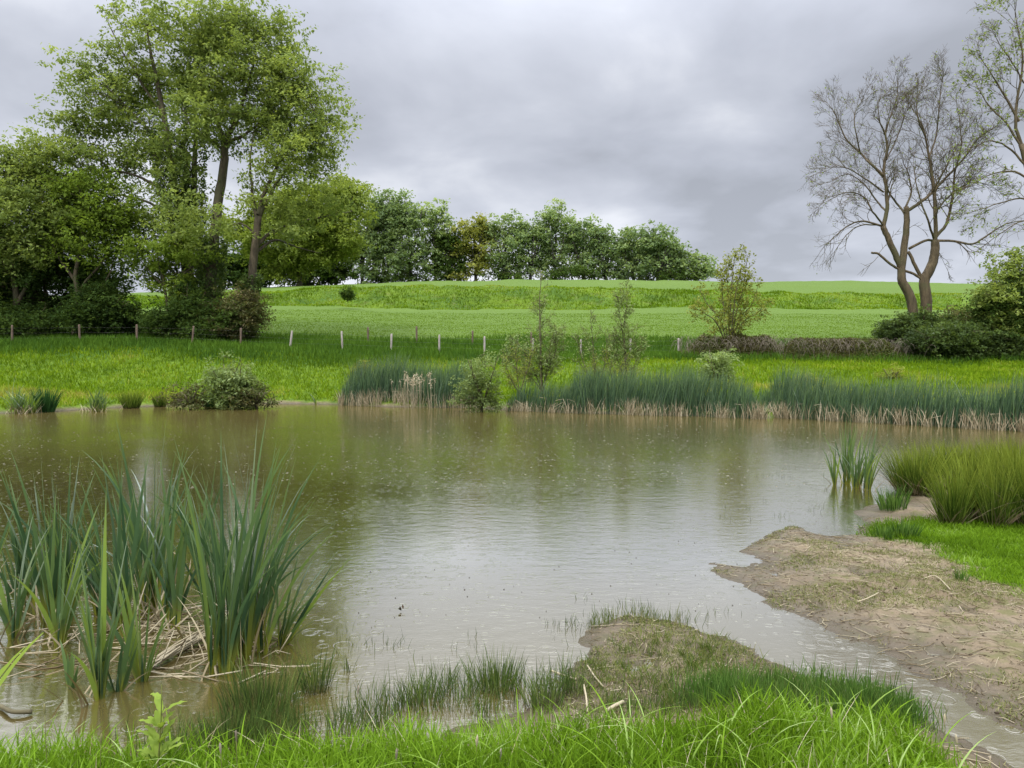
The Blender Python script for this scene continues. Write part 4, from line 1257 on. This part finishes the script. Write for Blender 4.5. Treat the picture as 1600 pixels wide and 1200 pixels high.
# big rushes on the right bank
for px, py, h, r, n, mt, lb in [
    (1432, 770, .80, .30, 2000, 'rush', 'rush tussock leaning out over the water, furthest left on the right bank'),
    (1480, 764, .78, .26, 1700, 'rush', 'rush tussock second from the left in the back row of the right bank'),
    (1530, 768, .80, .28, 1700, 'rush', 'rush tussock with brighter tips, third from the left in the back row'),
    (1590, 770, .86, .32, 1900, 'rush', 'back row rush tussock at the right edge of the photo'),
    (1660, 790, .85, .5, 1600, 'rush', 'back row rush tussock just beyond the right edge'),
    (1488, 822, .78, .15, 1000, 'rush', 'upright rush tussock at the left front of the right bank'),
    (1520, 814, .95, .17, 1100, 'rush', 'tallest upright rush tussock in the front row of the right bank'),
    (1556, 826, .80, .16, 1000, 'rush', 'middle rush tussock of the front row on the right bank'),
    (1588, 816, .98, .18, 1200, 'rush', 'rush tussock of the front row just inside the right edge'),
    (1618, 828, .90, .22, 1300, 'rush', 'front rush tussock cut by the right edge of the photo'),
    (1395, 795, .34, .20, 420, 'sedge', 'short dark rush tuft at the water edge before the leaning tussock'),
    (1412, 838, .19, .17, 380, 'sedge', 'low dark green tuft on the mud left of the short grass'),
    (1380, 838, .14, .13, 240, 'sedge', 'smallest dark tuft at the mud end of the short grass'),
    (1500, 915, .11, .07, 90, 'sedge', 'single small green tuft on the bare mud')]:
    rush_clump(px, py, h * 1.05, r * .9, n * .6, mt, lb, w=.0085, lean=.30 if r < .25 else .42, group='rushes on the right bank')
# rush tufts on the left far shore
for px, py, h, r, n, mt, lb in [
    (72, 642, 1.0, .30, 420, 'rush_dark', 'dark upright rush tuft right of the leftmost far cattails'),
    (205, 636, .95, .32, 420, 'rush', 'brown green rush tuft between far cattails and willow bush'),
    (250, 634, .75, .22, 260, 'rush', 'small rush tuft left of the brownish bush on the far shore'),
    (330, 634, .6, .3, 260, 'rush_dark', 'low rush tuft at the left foot of the pale willow bush')]:
    rush_clump(px, py, h, r, n, mt, lb, w=.02, group='rush tufts on the far left shore')


# ------------------------------------------------------------------ cattails
def cattail(px, py, py_top, n, label, lean=0.0, spread=.22, rad=.07, group='cattails standing in the shallows', bend=.13, width=.030, tone=.45, dead=5, z=0.0):
    c = G(px, py, z)
    H = (py - py_top) * c[1] / F * 1.28
    n = int(n * 1.3)
    root = thing('cattail', c, label, 'cattail', group)
    a = Acc()
    # each shoot is a flat fan of leaves
    shoots = max(1, n // 7)
    for s_ in range(shoots):
        sa = rng.uniform(0, 6.28); sr = rad * math.sqrt(rng.random()) * (0 if shoots == 1 else 1)
        sc_ = c + np.array([math.cos(sa) * sr * 1.3, math.sin(sa) * sr, -.06])
        fan = rng.uniform(0, np.pi)
        m = n // shoots
        side = np.where(np.arange(m) % 2 == 0, 1, -1)
        tilt = np.linspace(.1, 1, m) * spread * side * rng.uniform(.6, 1.3, m)
        vx = tilt * math.cos(fan) * 1.0 + lean + rng.normal(0, .06, m); vy = tilt * math.sin(fan) * .8 + rng.normal(0, .05, m)
        ang = np.arctan2(vy, vx); le = np.hypot(vx, vy)
        hh = H * rng.uniform(.5, 1.05, m) * (1 - .25 * np.abs(tilt) / (spread + .01))
        b = sc_ + np.stack([side * np.linspace(.002, .016, m) * math.cos(fan), side * np.linspace(.002, .016, m) * math.sin(fan), np.zeros(m)], 1)
        cu = np.abs(rng.normal(0, bend, m)); cu[rng.random(m) < .07] += .3
        V, q, t, to, al = blade_arrays(b, hh, width * rng.uniform(.75, 1.15, m), ang, le, cu, 9, np.clip(tone + rng.normal(0, .2, m), 0, 1), twist=1.5)
        a.add(V, q, t, to, al)
        a.tube(np.array([sc_, sc_ + [0, 0, .12 * H], sc_ + [lean * .15 * H, 0, .24 * H]]), [.014, .012, .004], 6, .3)
    a.make('leaves', M['cattail'], root)
    if dead:
        d = Acc()
        b = c + rng.normal(0, 1, (dead, 3)) * np.array([rad, rad, 0]); b[:, 2] = -.03
        d.blades(b, H * rng.uniform(.12, .38, dead), width * .5, rng.uniform(0, 6.28, dead), rng.uniform(.1, .8, dead), rng.uniform(0, .5, dead), 5, rng.uniform(.3, .9, dead), twist=1.5)
        d.make('dead_leaves', M['straw'], root)
    return root


for args in [
    (-45, 960, 745, 18, 'cattail at the left edge of the big clump, mostly out of the photo', .05),
    (12, 1000, 800, 12, 'short cattail at the left edge behind the yellow green blade', .05),
    (36, 940, 752, 20, 'cattail leaning left at the back left of the big clump', -.10),
    (62, 975, 730, 18, 'tall dark cattail near the left edge of the big clump', -.04),
    (104, 955, 735, 26, 'dense dark cattail fourth from the left edge', .0),
    (84, 1005, 800, 14, 'bright footed cattail in front of the dense dark one', .06),
    (140, 1092, 800, 16, 'foremost bright green cattail with leaves spread in a V', .02),
    (110, 1075, 980, 6, 'small light green shoot left of the foremost cattail', .02),
    (172, 960, 745, 18, 'cattail behind the foremost one, leaning left', -.08),
    (205, 985, 730, 18, 'cattail with arching leaf above the floating straw bundle', -.05),
    (184, 1080, 945, 6, 'short single shoot standing right of the foremost cattail', .01),
    (232, 930, 700, 22, 'tall cattail in the middle of the big clump, back row', .02),
    (262, 985, 735, 18, 'cattail just left of the gap in the big clump', .06),
    (246, 960, 690, 16, 'tallest thin cattail in the middle of the big clump', .0),
    (222, 1065, 880, 8, 'light green shoot between the foremost cattail and the straw bundle', .03),
    (303, 900, 740, 12, 'cattail at the back of the gap, bending right', .08),
    (340, 985, 740, 16, 'cattail at the left side of the right hand clump', -.09),
    (352, 1052, 700, 30, 'large cattail with yellow foot at the front of the right hand clump', .02),
    (385, 1025, 685, 28, 'tallest cattail of the right hand clump', .04),
    (412, 985, 720, 20, 'dark cattail at the back right of the right hand clump', .07),
    (370, 985, 720, 18, 'dark cattail behind the yellow footed one', -.01)]:
    px, py, top, n, lb, ln = args
    small = n <= 8
    cattail(px, py, top, n, lb, lean=ln, rad=.02 if small else .09, dead=2 if small else 8, tone=.75 if ('bright' in lb or 'light' in lb) else .42, spread=.19 if not small else .34)
cattail(452, 1005, 832, 12, 'small arching cattail apart on the right of the big clump', lean=.30, spread=.42, bend=.38, dead=4, tone=.6)
cattail(415, 1000, 870, 8, 'low cattail whose leaves bend right towards the open water', lean=.25, spread=.3, bend=.3, dead=3, tone=.7)
# small clump at the right
gr = 'cattails before the right bank'
for px, py, top, n, lb, ln in [(1304, 758, 694, 9, 'single thin cattail furthest left before the right bank', -.03), (1322, 756, 660, 22, 'tallest cattail of the small stand before the right bank', .0),
                               (1342, 762, 664, 20, 'cattail in the middle of the small stand before the right bank', .04), (1354, 765, 672, 24, 'bright green cattail at the right of the small stand', .08)]:
    cattail(px, py, top, n, lb, lean=ln, rad=.07, group=gr, dead=4, tone=.7, width=.026, spread=.14)
# cattails on the left far shore
gr = 'cattails on the far left shore'
for px, py, top, n, lb, ln in [(38, 646, 600, 90, 'far cattails with pale dead foot near the left edge', .0), (18, 645, 590, 6, 'thin far cattail at the left edge', -.05), (150, 643, 603, 80, 'far cattails right of the dark rush tuft', .03), (494, 632, 606, 8, 'short cattail alone left of the left reed bed', -.2)]:
    cattail(px, py, top, n, lb, lean=ln, rad=.3 if n > 20 else .1, group=gr, dead=90 if n > 20 else 3, tone=.8, width=.04, spread=.3, bend=.3)

# ------------------------------------------------------------------ near vegetation
# grass the photographer stands in
a = Acc()
x, y, z = pts_in(135000, (-5.5, 4.2), (1.5, 5.2), front_mask)
k = sdf(x, y) > .02
x, y, z = x[k], y[k], z[k]; n = len(x)
tus = fbm(x * 2.2, y * 2.2, 81)
a.blades(np.stack([x, y, z - .01], 1), rng.uniform(.09, .24, n) * (.45 + 1.1 * tus), rng.uniform(.004, .0105, n), rng.uniform(0, 6.28, n), rng.uniform(.05, .55, n), np.abs(rng.normal(.2, .28, n)), 5,
         np.clip(fbm(x * 1.2, y * 1.2, 82) * .9 + rng.normal(.04, .24, n), 0, .97), twist=1.2)
m = 750
j = rng.integers(0, n, m)
a.blades(np.stack([x[j], y[j], z[j] - .01], 1), rng.uniform(.24, .38, m), rng.uniform(.006, .010, m), rng.uniform(0, 6.28, m), rng.uniform(.05, .4, m), rng.uniform(.5, 1.1, m), 8, rng.uniform(.8, 1, m), twist=.6)
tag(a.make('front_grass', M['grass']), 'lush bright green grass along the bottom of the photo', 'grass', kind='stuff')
a = Acc()
j = rng.integers(0, n, 2600); m = len(j)
a.blades(np.stack([x[j], y[j], z[j]], 1), rng.uniform(.05, .26, m), rng.uniform(.002, .005, m), rng.uniform(0, 6.28, m), rng.uniform(.1, 1.0, m), rng.uniform(0, .7, m), 5, rng.uniform(.2, 1, m), twist=1.5)
tag(a.make('dry_grass', M['straw']), 'dry brown blades mixed into the front grass', 'grass', kind='stuff')
# short grass on the right bank
a = Acc()
x, y, z = pts_in(110000, (3.2, 9.5), (6, 12.0), lawn_mask); n = len(x)
edge = sstep(9.2, 10.0, y)
a.blades(np.stack([x, y, z - .01], 1), rng.uniform(.05, .11, n) * (1 + .4 * edge), rng.uniform(.006, .011, n), rng.uniform(0, 6.28, n), rng.uniform(.1, .6, n), rng.uniform(0, .5, n), 3,
         np.clip(fbm(x * 1.5, y * 1.5, 83) * 1.1 - .3 * edge + rng.normal(0, .15, n), 0, .93), twist=1.2)
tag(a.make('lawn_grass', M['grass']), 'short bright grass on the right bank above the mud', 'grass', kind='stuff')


def mud_mask(x, y):
    return (sdf(x, y) > .03) * (1 - np.maximum(lawn_mask(x, y), front_mask(x, y)))


# thin sward on the mud
a = Acc()
x, y, z = pts_in(260000, (.3, 7.5), (3.6, 10.5), mud_mask)
d = fbm(x * 1.6, y * 1.6, 91)
k = sstep(.44, .66, d + .12 * sstep(6.6, 5.0, y)) * .8 > rng.random(len(x))
x, y, z = x[k], y[k], z[k]; n = len(x)
a.blades(np.stack([x, y, z - .004], 1), rng.uniform(.015, .045, n), rng.uniform(.003, .006, n), rng.uniform(0, 6.28, n), rng.uniform(.3, 1.1, n), rng.uniform(0, .5, n), 2, rng.uniform(0, 1, n), twist=1.2)
M['sward'] = leaf_mat('mud_sward', [(0.0, (.085, .115, .025)), (0.5, (.155, .175, .05)), (1.0, (.27, .25, .12))], trans=.2, noise=.3, nscale=2)
tag(a.make('mud_sward', M['sward']), 'thin yellowish sward growing in patches on the mud', 'grass', kind='stuff')
# green shoots on the small mud islet
a = Acc()
for _ in range(120):
    px = rng.uniform(915, 1260); py = rng.uniform(985, 1110)
    if px > 1160 and py < 1020 + (px - 1160) * .4:
        continue
    c = G(px, py, .08)
    if sdf(c[:1], c[1:2])[0] < .02:
        continue
    m = int(rng.uniform(10, 45)); s_ = rng.uniform(.02, .07)
    b = np.stack([c[0] + rng.normal(0, s_, m), c[1] + rng.normal(0, s_, m), np.zeros(m)], 1); b[:, 2] = ground_z(b[:, 0], b[:, 1]) - .005
    a.blades(b, rng.uniform(.03, .12, m), .004, rng.uniform(0, 6.28, m), rng.uniform(.1, .7, m), rng.uniform(0, .4, m), 3, rng.uniform(.1, .8, m), twist=1.2)
for _ in range(40):     # outer rim in the water
    px = rng.uniform(925, 1060); py = 962 + abs(px - 990) * .12 + rng.uniform(-8, 14)
    c = G(px, py, 0.); m = int(rng.uniform(3, 14))
    b = np.stack([c[0] + rng.normal(0, .03, m), c[1] + rng.normal(0, .03, m), np.full(m, -.02)], 1)
    a.blades(b, rng.uniform(.06, .16, m), .004, rng.uniform(0, 6.28, m), rng.uniform(.05, .4, m), rng.uniform(0, .3, m), 3, rng.uniform(.1, .8, m), twist=1.2)
M['islet'] = leaf_mat('islet_shoot', [(0.0, (.06, .10, .02)), (0.5, (.10, .14, .03)), (0.85, (.20, .19, .06)), (1.0, (.34, .27, .10))], trans=.3)
tag(a.make('islet_shoots', M['islet']), 'olive shoots dotted over the small mud islet', 'grass', kind='stuff')
# dark spike rush between islet and front grass
a = Acc()


def sward_patch(pts, n, h, w, tone, spread=.05, lean=.25):
    """pts = pixel polygon-ish list of (px,py,radius px)"""
    for _ in range(n):
        px, py, r = pts[rng.integers(0, len(pts))]
        q = G(px + rng.normal(0, r), py + rng.normal(0, r * .35), 0.)
        m = int(rng.uniform(4, 12))
        b = np.stack([q[0] + rng.normal(0, spread, m), q[1] + rng.normal(0, spread, m), np.zeros(m)], 1)
        b[:, 2] = np.maximum(ground_z(b[:, 0], b[:, 1]), -.04)
        a.blades(b, h * rng.uniform(.4, 1.1, m), w, rng.uniform(0, 6.28, m), np.abs(rng.normal(0, lean, m)), np.abs(rng.normal(0, .15, m)), 4, np.clip(tone + rng.normal(0, .2, m), 0, 1), twist=1.5)


sward_patch([(640, 1080, 40), (600, 1110, 30), (700, 1080, 30), (830, 1080, 35), (880, 1085, 20), (750, 1110, 40), (560, 1140, 30)], 170, .25, .0038, .5)
sward_patch([(1300, 1110, 40), (1370, 1125, 30), (1220, 1110, 35), (1160, 1100, 30), (1330, 1140, 50), (1250, 1140, 50)], 300, .17, .004, .6)
sward_patch([(1000, 1120, 60), (1100, 1120, 40)], 90, .12, .0045, .5)
sward_patch([(440, 1130, 30), (380, 1150, 50), (300, 1170, 60), (430, 1170, 30)], 170, .22, .0038, .5)
tag(a.make('spike_rush', M['spike']), 'thin dark spike rush standing in the shallow water before the grass', 'rushes', kind='stuff')
a = Acc()
sward_patch([(560, 1010, 25), (870, 985, 30), (900, 975, 20), (990, 960, 30), (1100, 965, 20), (735, 1010, 40), (1250, 765, 50), (1280, 770, 30), (1200, 745, 10), (1180, 800, 30)], 55, .13, .0035, .3, spread=.08, lean=.3)
tag(a.make('sparse_shoots', M['spike']), 'scattered single dark shoots poking out of open water', 'rushes', kind='stuff')
a = Acc()
sward_patch([(1200, 1098, 30), (1270, 1098, 40), (1350, 1112, 35), (1150, 1108, 20), (1300, 1125, 50), (1390, 1130, 20), (1120, 1112, 25)], 520, .20, .0050, .5, spread=.07)
tag(a.make('sedge', M['sedge']), 'dark green sedge between the narrow channel and the front grass', 'sedge', kind='stuff')
for px, py, h, r, n, lb in [
    (495, 1078, .34, .09, 260, 'slim dark rush tuft in the water right of the cattails'),
    (410, 1105, .34, .22, 700, 'broad dark rush tuft in the water below the right hand cattails'),
    (355, 1160, .26, .18, 420, 'dark rush tuft partly hidden by the front grass'),
    (775, 1068, .24, .17, 620, 'broad dark rush tuft in the shallows left of the mud islet'),
    (660, 1100, .24, .12, 260, 'loose dark rush tuft standing in the shallows in the middle'),
    (850, 1110, .22, .12, 260, 'rush tuft at the left corner of the mud islet'),
    (545, 1048, .2, .03, 22, 'tiny sparse tuft with one brown seed head near the slim tuft')]:
    rush_clump(px, py, h, r, n * .6, 'spike', lb, w=.0042, group='rush tufts in the near shallows', dry=.05, z=0, lean=.3)

# straw and litter
a = Acc()
x, y, z = pts_in(24000, (.3, 7.5), (3.6, 10.5), mud_mask)
k = rng.random(len(x)) < .35; x, y, z = x[k], y[k], z[k]; n = len(x)
ln = rng.uniform(.03, .14, n) * np.where(rng.random(n) < .08, 2.6, 1); an = rng.uniform(0, 6.28, n)
for i in range(n):
    d_ = np.array([math.cos(an[i]), math.sin(an[i]), 0]) * ln[i] / 2
    p0, p1 = np.array([x[i], y[i], z[i]]) - d_, np.array([x[i], y[i], z[i]]) + d_
    pm = (p0 + p1) / 2 + rng.normal(0, .1, 3) * ln[i] * np.array([1, 1, 0])
    q = np.array([p0, pm, p1]); q[:, 2] = np.maximum(ground_z(q[:, 0], q[:, 1]), 0) + .004 + rng.random(3) * .01 if ln[i] > .1 else z[i] + .005
    a.tube(q, rng.uniform(.0014, .0034), 3, rng.uniform(0, 1))
tag(a.make('straw_litter', M['straw']), 'broken straw and dry stems scattered over the mud', 'litter', kind='stuff')
# dark clods and droppings
a = Acc()


def pebble(acc, c, r, tone):
    u = np.linspace(0, np.pi, 5)[1:-1]; v = np.arange(6) * np.pi / 3
    pts = [c + np.array([0, 0, -r * .3])]
    jit = rng.uniform(.7, 1.25, (3, 6))
    ring = np.array([[[math.sin(uu) * math.cos(vv), math.sin(uu) * math.sin(vv), -math.cos(uu) * .38] for vv in v] for uu in u]) * r * jit[:, :, None] * np.array([1.2, .9, 1])
    V = np.concatenate([[c - [0, 0, r * .5]], (c + ring).reshape(-1, 3), [c + [0, 0, r * .55]]])
    q, t = [], []
    for i in range(6):
        j = (i + 1) % 6
        t.append([0, 1 + j, 1 + i]); t.append([19, 13 + i, 13 + j])
        for k_ in range(2):
            q.append([1 + k_ * 6 + i, 1 + k_ * 6 + j, 7 + k_ * 6 + j, 7 + k_ * 6 + i])
    acc.add(V, q, t, np.full(20, tone), np.zeros(20))


x, y, z = pts_in(14000, (.3, 7.5), (3.6, 10.5), mud_mask)
for i in range(len(x)):
    if rng.random() < .55:
        pebble(a, np.array([x[i], y[i], z[i] + .001]), rng.uniform(.003, .009) * (1.9 if rng.random() < .05 else 1), rng.random())
M['clod'] = leaf_mat('clod', [(0.0, (.035, .026, .018)), (0.6, (.12, .09, .06)), (1.0, (.34, .29, .22))], trans=0.0, noise=.1)
tag(a.make('clods', M['clod']), 'small dark clods and crumbs of earth strewn on the mud', 'litter', kind='stuff')

# floating dead reeds between the cattails
a = Acc()
for _ in range(150):
    px, py = rng.uniform(20, 470), rng.uniform(955, 1060)
    if rng.random() < .5:
        px, py = rng.normal(270, 60), rng.normal(985, 30)
    c = G(px, py, .01); L_ = rng.uniform(.12, .55); an_ = rng.normal(.25, .7)
    d_ = np.array([math.cos(an_), math.sin(an_), rng.normal(0, .12)]) * L_ / 2
    q = np.array([c - d_, c + rng.normal(0, .015, 3), c + d_]); q[:, 2] = np.clip(q[:, 2], .0, .2)
    if rng.random() < .25:
        q[2, 2] += rng.uniform(.05, .3)
    a.tube(q, rng.uniform(.002, .006), 4, rng.random())
tag(a.make('floating_litter', M['straw']), 'brown dead reed stalks floating among the cattail feet', 'litter', kind='stuff')
p0, p1 = G(203, 1060, .02), G(335, 985, .04)
rb = thing('straw_bundle', (p0 + p1) / 2, 'pale bundle of flattened dead reed stalks floating in front of the cattails', 'reed bundle')
a = Acc()
for _ in range(26):
    o1, o2 = rng.normal(0, .02, 3), rng.normal(0, .035, 3)
    o1[2] = abs(o1[2]) * .7; o2[2] = abs(o2[2]) * .8
    s0, s1 = rng.uniform(0, .3), rng.uniform(.65, 1.05)
    a.tube(bez(p0 + (p1 - p0) * s0 + o1, p0 + (p1 - p0) * s1 + o2, rng.normal(0, .015, 3), 5), rng.uniform(.004, .008), 5, rng.uniform(.5, 1))
a.make('stalks', M['straw'], rb, smooth=True)


def stalk(name, pts, r, label, cat='twig', mat='straw', z=0.02):
    w = [G(x_, y_, z if len(q_) == 0 else q_[0]) for x_, y_, *q_ in pts]
    root_ = np.array(w[0])
    a = Acc(); a.tube(smooth_line(w, 3), r, 6, .8)
    o = a.make(name, M[mat], None, smooth=True, loc=root_)
    return tag(o, label, cat)


stalk('dead_stalk', [(862, 1048, .03), (880, 1055, .03), (900, 1061, .03)], .008, 'pale broken reed lying at the left corner of the mud islet')
stalk('dead_stalk', [(948, 1110, .1), (960, 1103, .11), (974, 1096, .12)], .011, 'short thick pale stick on the mud beside the front grass')
stalk('dead_stalk', [(912, 1070, .10), (916, 1090, .06), (918, 1112, .05)], .007, 'upright pale broken reed at the left edge of the islet')
stalk('dead_stalk', [(918, 1040, .06), (930, 1058, .05), (942, 1072, .05)], .005, 'thin brown stick lying across the islet mud')
stalk('dead_stalk', [(1368, 1072, .015), (1376, 1073, .02), (1385, 1077, .015)], .008, 'pale stick floating in the narrow channel')
stalk('dead_stalk', [(1440, 905, .12), (1462, 900, .12), (1485, 921, .12)], .005, 'long bent straw on the mud near the single small tuft')
stalk('dead_stalk', [(1340, 940, .1), (1355, 935, .12), (1373, 926, .12)], .005, 'long pale straw on the middle of the mud flat')
stalk('branch', [(0, 1103, .02), (20, 1112, .03), (50, 1112, .02)], .014, 'greenish submerged branch at the left edge by the front grass', 'branch', 'twig')
# feather-like floating leaf, bits on the water
a = Acc()
c = G(628, 954, .01)
a.leaves(np.array([c, c + [.01, 0, .01], c + [-.012, 0, .0]]), np.array([.05, .06, .04]), .022, np.array([0., .2, .1]), droop=-.9)
tag(a.make('floating_leaf', M['clod'], loc=c), 'small dark curled leaf floating in the open near water', 'leaf')
a = Acc()
for _ in range(60):
    c = G(rng.uniform(560, 1180), rng.uniform(830, 985), .004)
    pebble(a, c, rng.uniform(.003, .007), rng.random() * .3)
tag(a.make('floating_specks', M['clod']), 'tiny dark specks drifting on the pale water', 'litter', kind='stuff')


# bulrush seed spikes on thin stems, seed grasses, dock, near blade
def seed_head(px, py, top, label, mat='rot', z=.0, r=.006, hl=.05):
    b = G(px, py, z); b[2] = max(float(ground_z(b[0], b[1])[0]), 0)
    k = b[1] / F
    h = (py - top) * k
    root = thing('seed_grass', b, label, 'seed head', 'seed heads rising from the grass')
    dx = rng.uniform(-.03, .03)
    s_ = Acc(); s_.tube(bez(b, b + [dx, 0, h], (dx * .3, 0, 0), 5), .0018, 4, .6); s_.make('stem', M['sward'], root)
    hd = Acc(); hd.tube(np.array([b + [dx, 0, h - .005], b + [dx * 1.1, 0, h + hl * .3], b + [dx * 1.2, 0, h + hl * .7], b + [dx * 1.3, 0, h + hl]]), [.002, r, r, .001], 6, .8)
    hd.make('spike', M[mat], root)


for px, py, top, lb, mt in [
    (1502, 1190, 1125, 'pale fluffy seed spike against the channel at the lower right', 'straw'), (1474, 1165, 1098, 'short pale seed head left of the fluffy spike', 'straw'),
    (553, 1100, 1028, 'brown seed spike standing over the water in the middle', 'rot'), (75, 1215, 1090, 'green grey plume in front of the foremost cattail', 'sward'),
    (154, 1215, 1125, 'green seed spike above the front grass at the left', 'sward'), (350, 1225, 1160, 'pinkish seed spike in the front grass left of the middle', 'rot'),
    (372, 1225, 1140, 'darker seed spike beside the pinkish one', 'rot'), (616, 1235, 1185, 'bent brown seed head in the front grass in the middle', 'rot'),
    (740, 1225, 1165, 'curved pale seed head in the front grass right of the middle', 'straw'), (1304, 1195, 1128, 'whitish seed head in the grass near the channel', 'straw'),
    (775, 1235, 1192, 'low pink brown seed head at the bottom edge', 'rot')]:
    seed_head(px, py, top, lb, mt, z=.2)


def broad_leaf(acc, base, d, length, width, tone, arch=.25):
    d = np.array(d, float); d /= np.linalg.norm(d)
    sd = np.cross(d, [0, 0, 1.]); sd /= np.linalg.norm(sd) + 1e-6
    nn = np.cross(sd, d)
    n = 8
    V = []
    for i in range(n + 1):
        t = i / n
        c = base + d * length * t - np.array([0, 0, 1]) * arch * length * t ** 2
        w = width * .5 * math.sin(math.pi * min(1, .06 + t * .94)) ** .8 + .001
        wav = .12 * width * math.sin(t * 19)
        V += [c - sd * w + nn * (w * .3 + wav), c, c + sd * w + nn * (w * .3 - wav)]
    q = []
    for i in range(n):
        for j in (0, 1):
            k_ = i * 3 + j
            q.append([k_, k_ + 1, k_ + 4, k_ + 3])
    acc.add(np.array(V), q, np.zeros((0, 3), int), np.full(len(V), tone), np.repeat(np.linspace(.3, 1, n + 1), 3))


dk = G(242, 1215, .15); dk[2] = max(float(ground_z(dk[0], dk[1])[0]), 0)
root = thing('dock_plant', dk, 'bright green leafy dock plant with crinkled leaves before the cattails', 'plant')
s_ = Acc(); st_pts = bez(dk, dk + [.03, .02, .50], (.02, 0, 0), 8); s_.tube(st_pts, np.linspace(.006, .002, 8), 6, .5); s_.make('stem', M['sward'], root)
a = Acc()
for i in range(26):
    f = rng.uniform(.1, 1); an_ = rng.uniform(0, 6.28)
    b = st_pts[min(int(f * 7), 7)]
    broad_leaf(a, b, (math.cos(an_), math.sin(an_) * .6, rng.uniform(.5, 1.3)), rng.uniform(.09, .17) * (1.25 - f * .5), .035, rng.uniform(.5, .9))
a.make('leaves', M['ash_bright'], root)
bl = G(1478, 1200, .2); bl[2] = float(ground_z(bl[0], bl[1])[0])
root = thing('dock_plant', bl, 'broad leaved light green plant at the end of the front grass by the channel', 'plant')
a = Acc()
for an_, le_, up_ in [(2.2, .17, 2.2), (1.0, .15, 1.8), (.2, .16, 1.0), (3.0, .12, 1.2), (.6, .12, 1.4)]:
    broad_leaf(a, bl, (math.cos(an_), math.sin(an_) * .3, up_), le_, .055, rng.uniform(.7, 1.0), arch=.1)
a.make('leaves', M['ash_bright'], root)
nb = P(-70, 1050, 2.3)
bg_ = np.array([nb[0] - .25, 2.3, float(ground_z(nb[0] - .25, 2.3)[0])])
root = thing('iris_leaf', bg_, 'broad yellow green arching blade entering at the left edge', 'leaf')
a = Acc()
for p1, dz in (((68, 988), .0), ((40, 1010), .03), ((20, 1030), .05)):
    e = P(p1[0], p1[1], 2.3 + dz)
    c = bez(bg_, e, (0.02, 0, .30), 12)
    w = .022 * np.sin(np.linspace(.5, 3.1, 12)) + .001
    V = np.stack([c - np.array([0, .35, 1])[None] * w[:, None] * .8, c + np.array([0, .35, 1])[None] * w[:, None] * .8], 1).reshape(-1, 3)
    q = [[2 * i, 2 * i + 1, 2 * i + 3, 2 * i + 2] for i in range(11)]
    a.add(V, q, np.zeros((0, 3), int), np.full(24, .9), np.repeat(np.linspace(.5, 1, 12), 2))
a.make('blade', M['ash_bright'], root)


# rain hitting the pond: small raised rings and rebound drops of water
def rain_rings():
    a = Acc()
    n = 4200
    Yr = 9.0 + 23 * rng.random(n) ** 1.1
    X = (rng.uniform(-60, 1560, n) - 800) / F * Yr
    k = sdf(X, Yr) < -.15
    X, Yr = X[k], Yr[k]
    th = np.arange(10) * 2 * np.pi / 10
    for x_, y_ in zip(X, Yr):
        R0 = rng.uniform(.006, .022) * (1.0 if y_ > 13 else .5)
        hgt = R0 * rng.uniform(.08, .2)
        wd = R0 * .35
        rr = np.array([R0 - wd, R0, R0 + wd]); zz = np.array([-.001, hgt, -.001])
        V = np.stack([x_ + rr[:, None] * np.cos(th), y_ + rr[:, None] * np.sin(th), np.repeat(zz[:, None], 10, 1)], -1).reshape(-1, 3)
        q = [[i * 10 + j, i * 10 + (j + 1) % 10, (i + 1) * 10 + (j + 1) % 10, (i + 1) * 10 + j] for i in (0, 1) for j in range(10)]
        a.add(V, q, np.zeros((0, 3), int), np.full(30, .5), np.zeros(30))
    m_, t_ = new_mat('splash_water')
    b = N(t_, 'ShaderNodeBsdfPrincipled', i_Roughness=0.2, i_IOR=1.5); b.inputs['Base Color'].default_value = (.10, .09, .04, 1)
    nz = N(t_, 'ShaderNodeTexNoise', i_Scale=60.0); bp = N(t_, 'ShaderNodeBump', i_Strength=0.2, i_Distance=0.01); L(t_, nz.outputs[0], bp.inputs['Height']); L(t_, bp.outputs[0], b.inputs['Normal'])
    o = N(t_, 'ShaderNodeOutputMaterial'); L(t_, b.outputs[0], o.inputs[0])
    tag(a.make('rain_rings', m_, smooth=True), 'tiny rain splashes and rings all over the pond', 'raindrops', kind='stuff')


rain_rings()
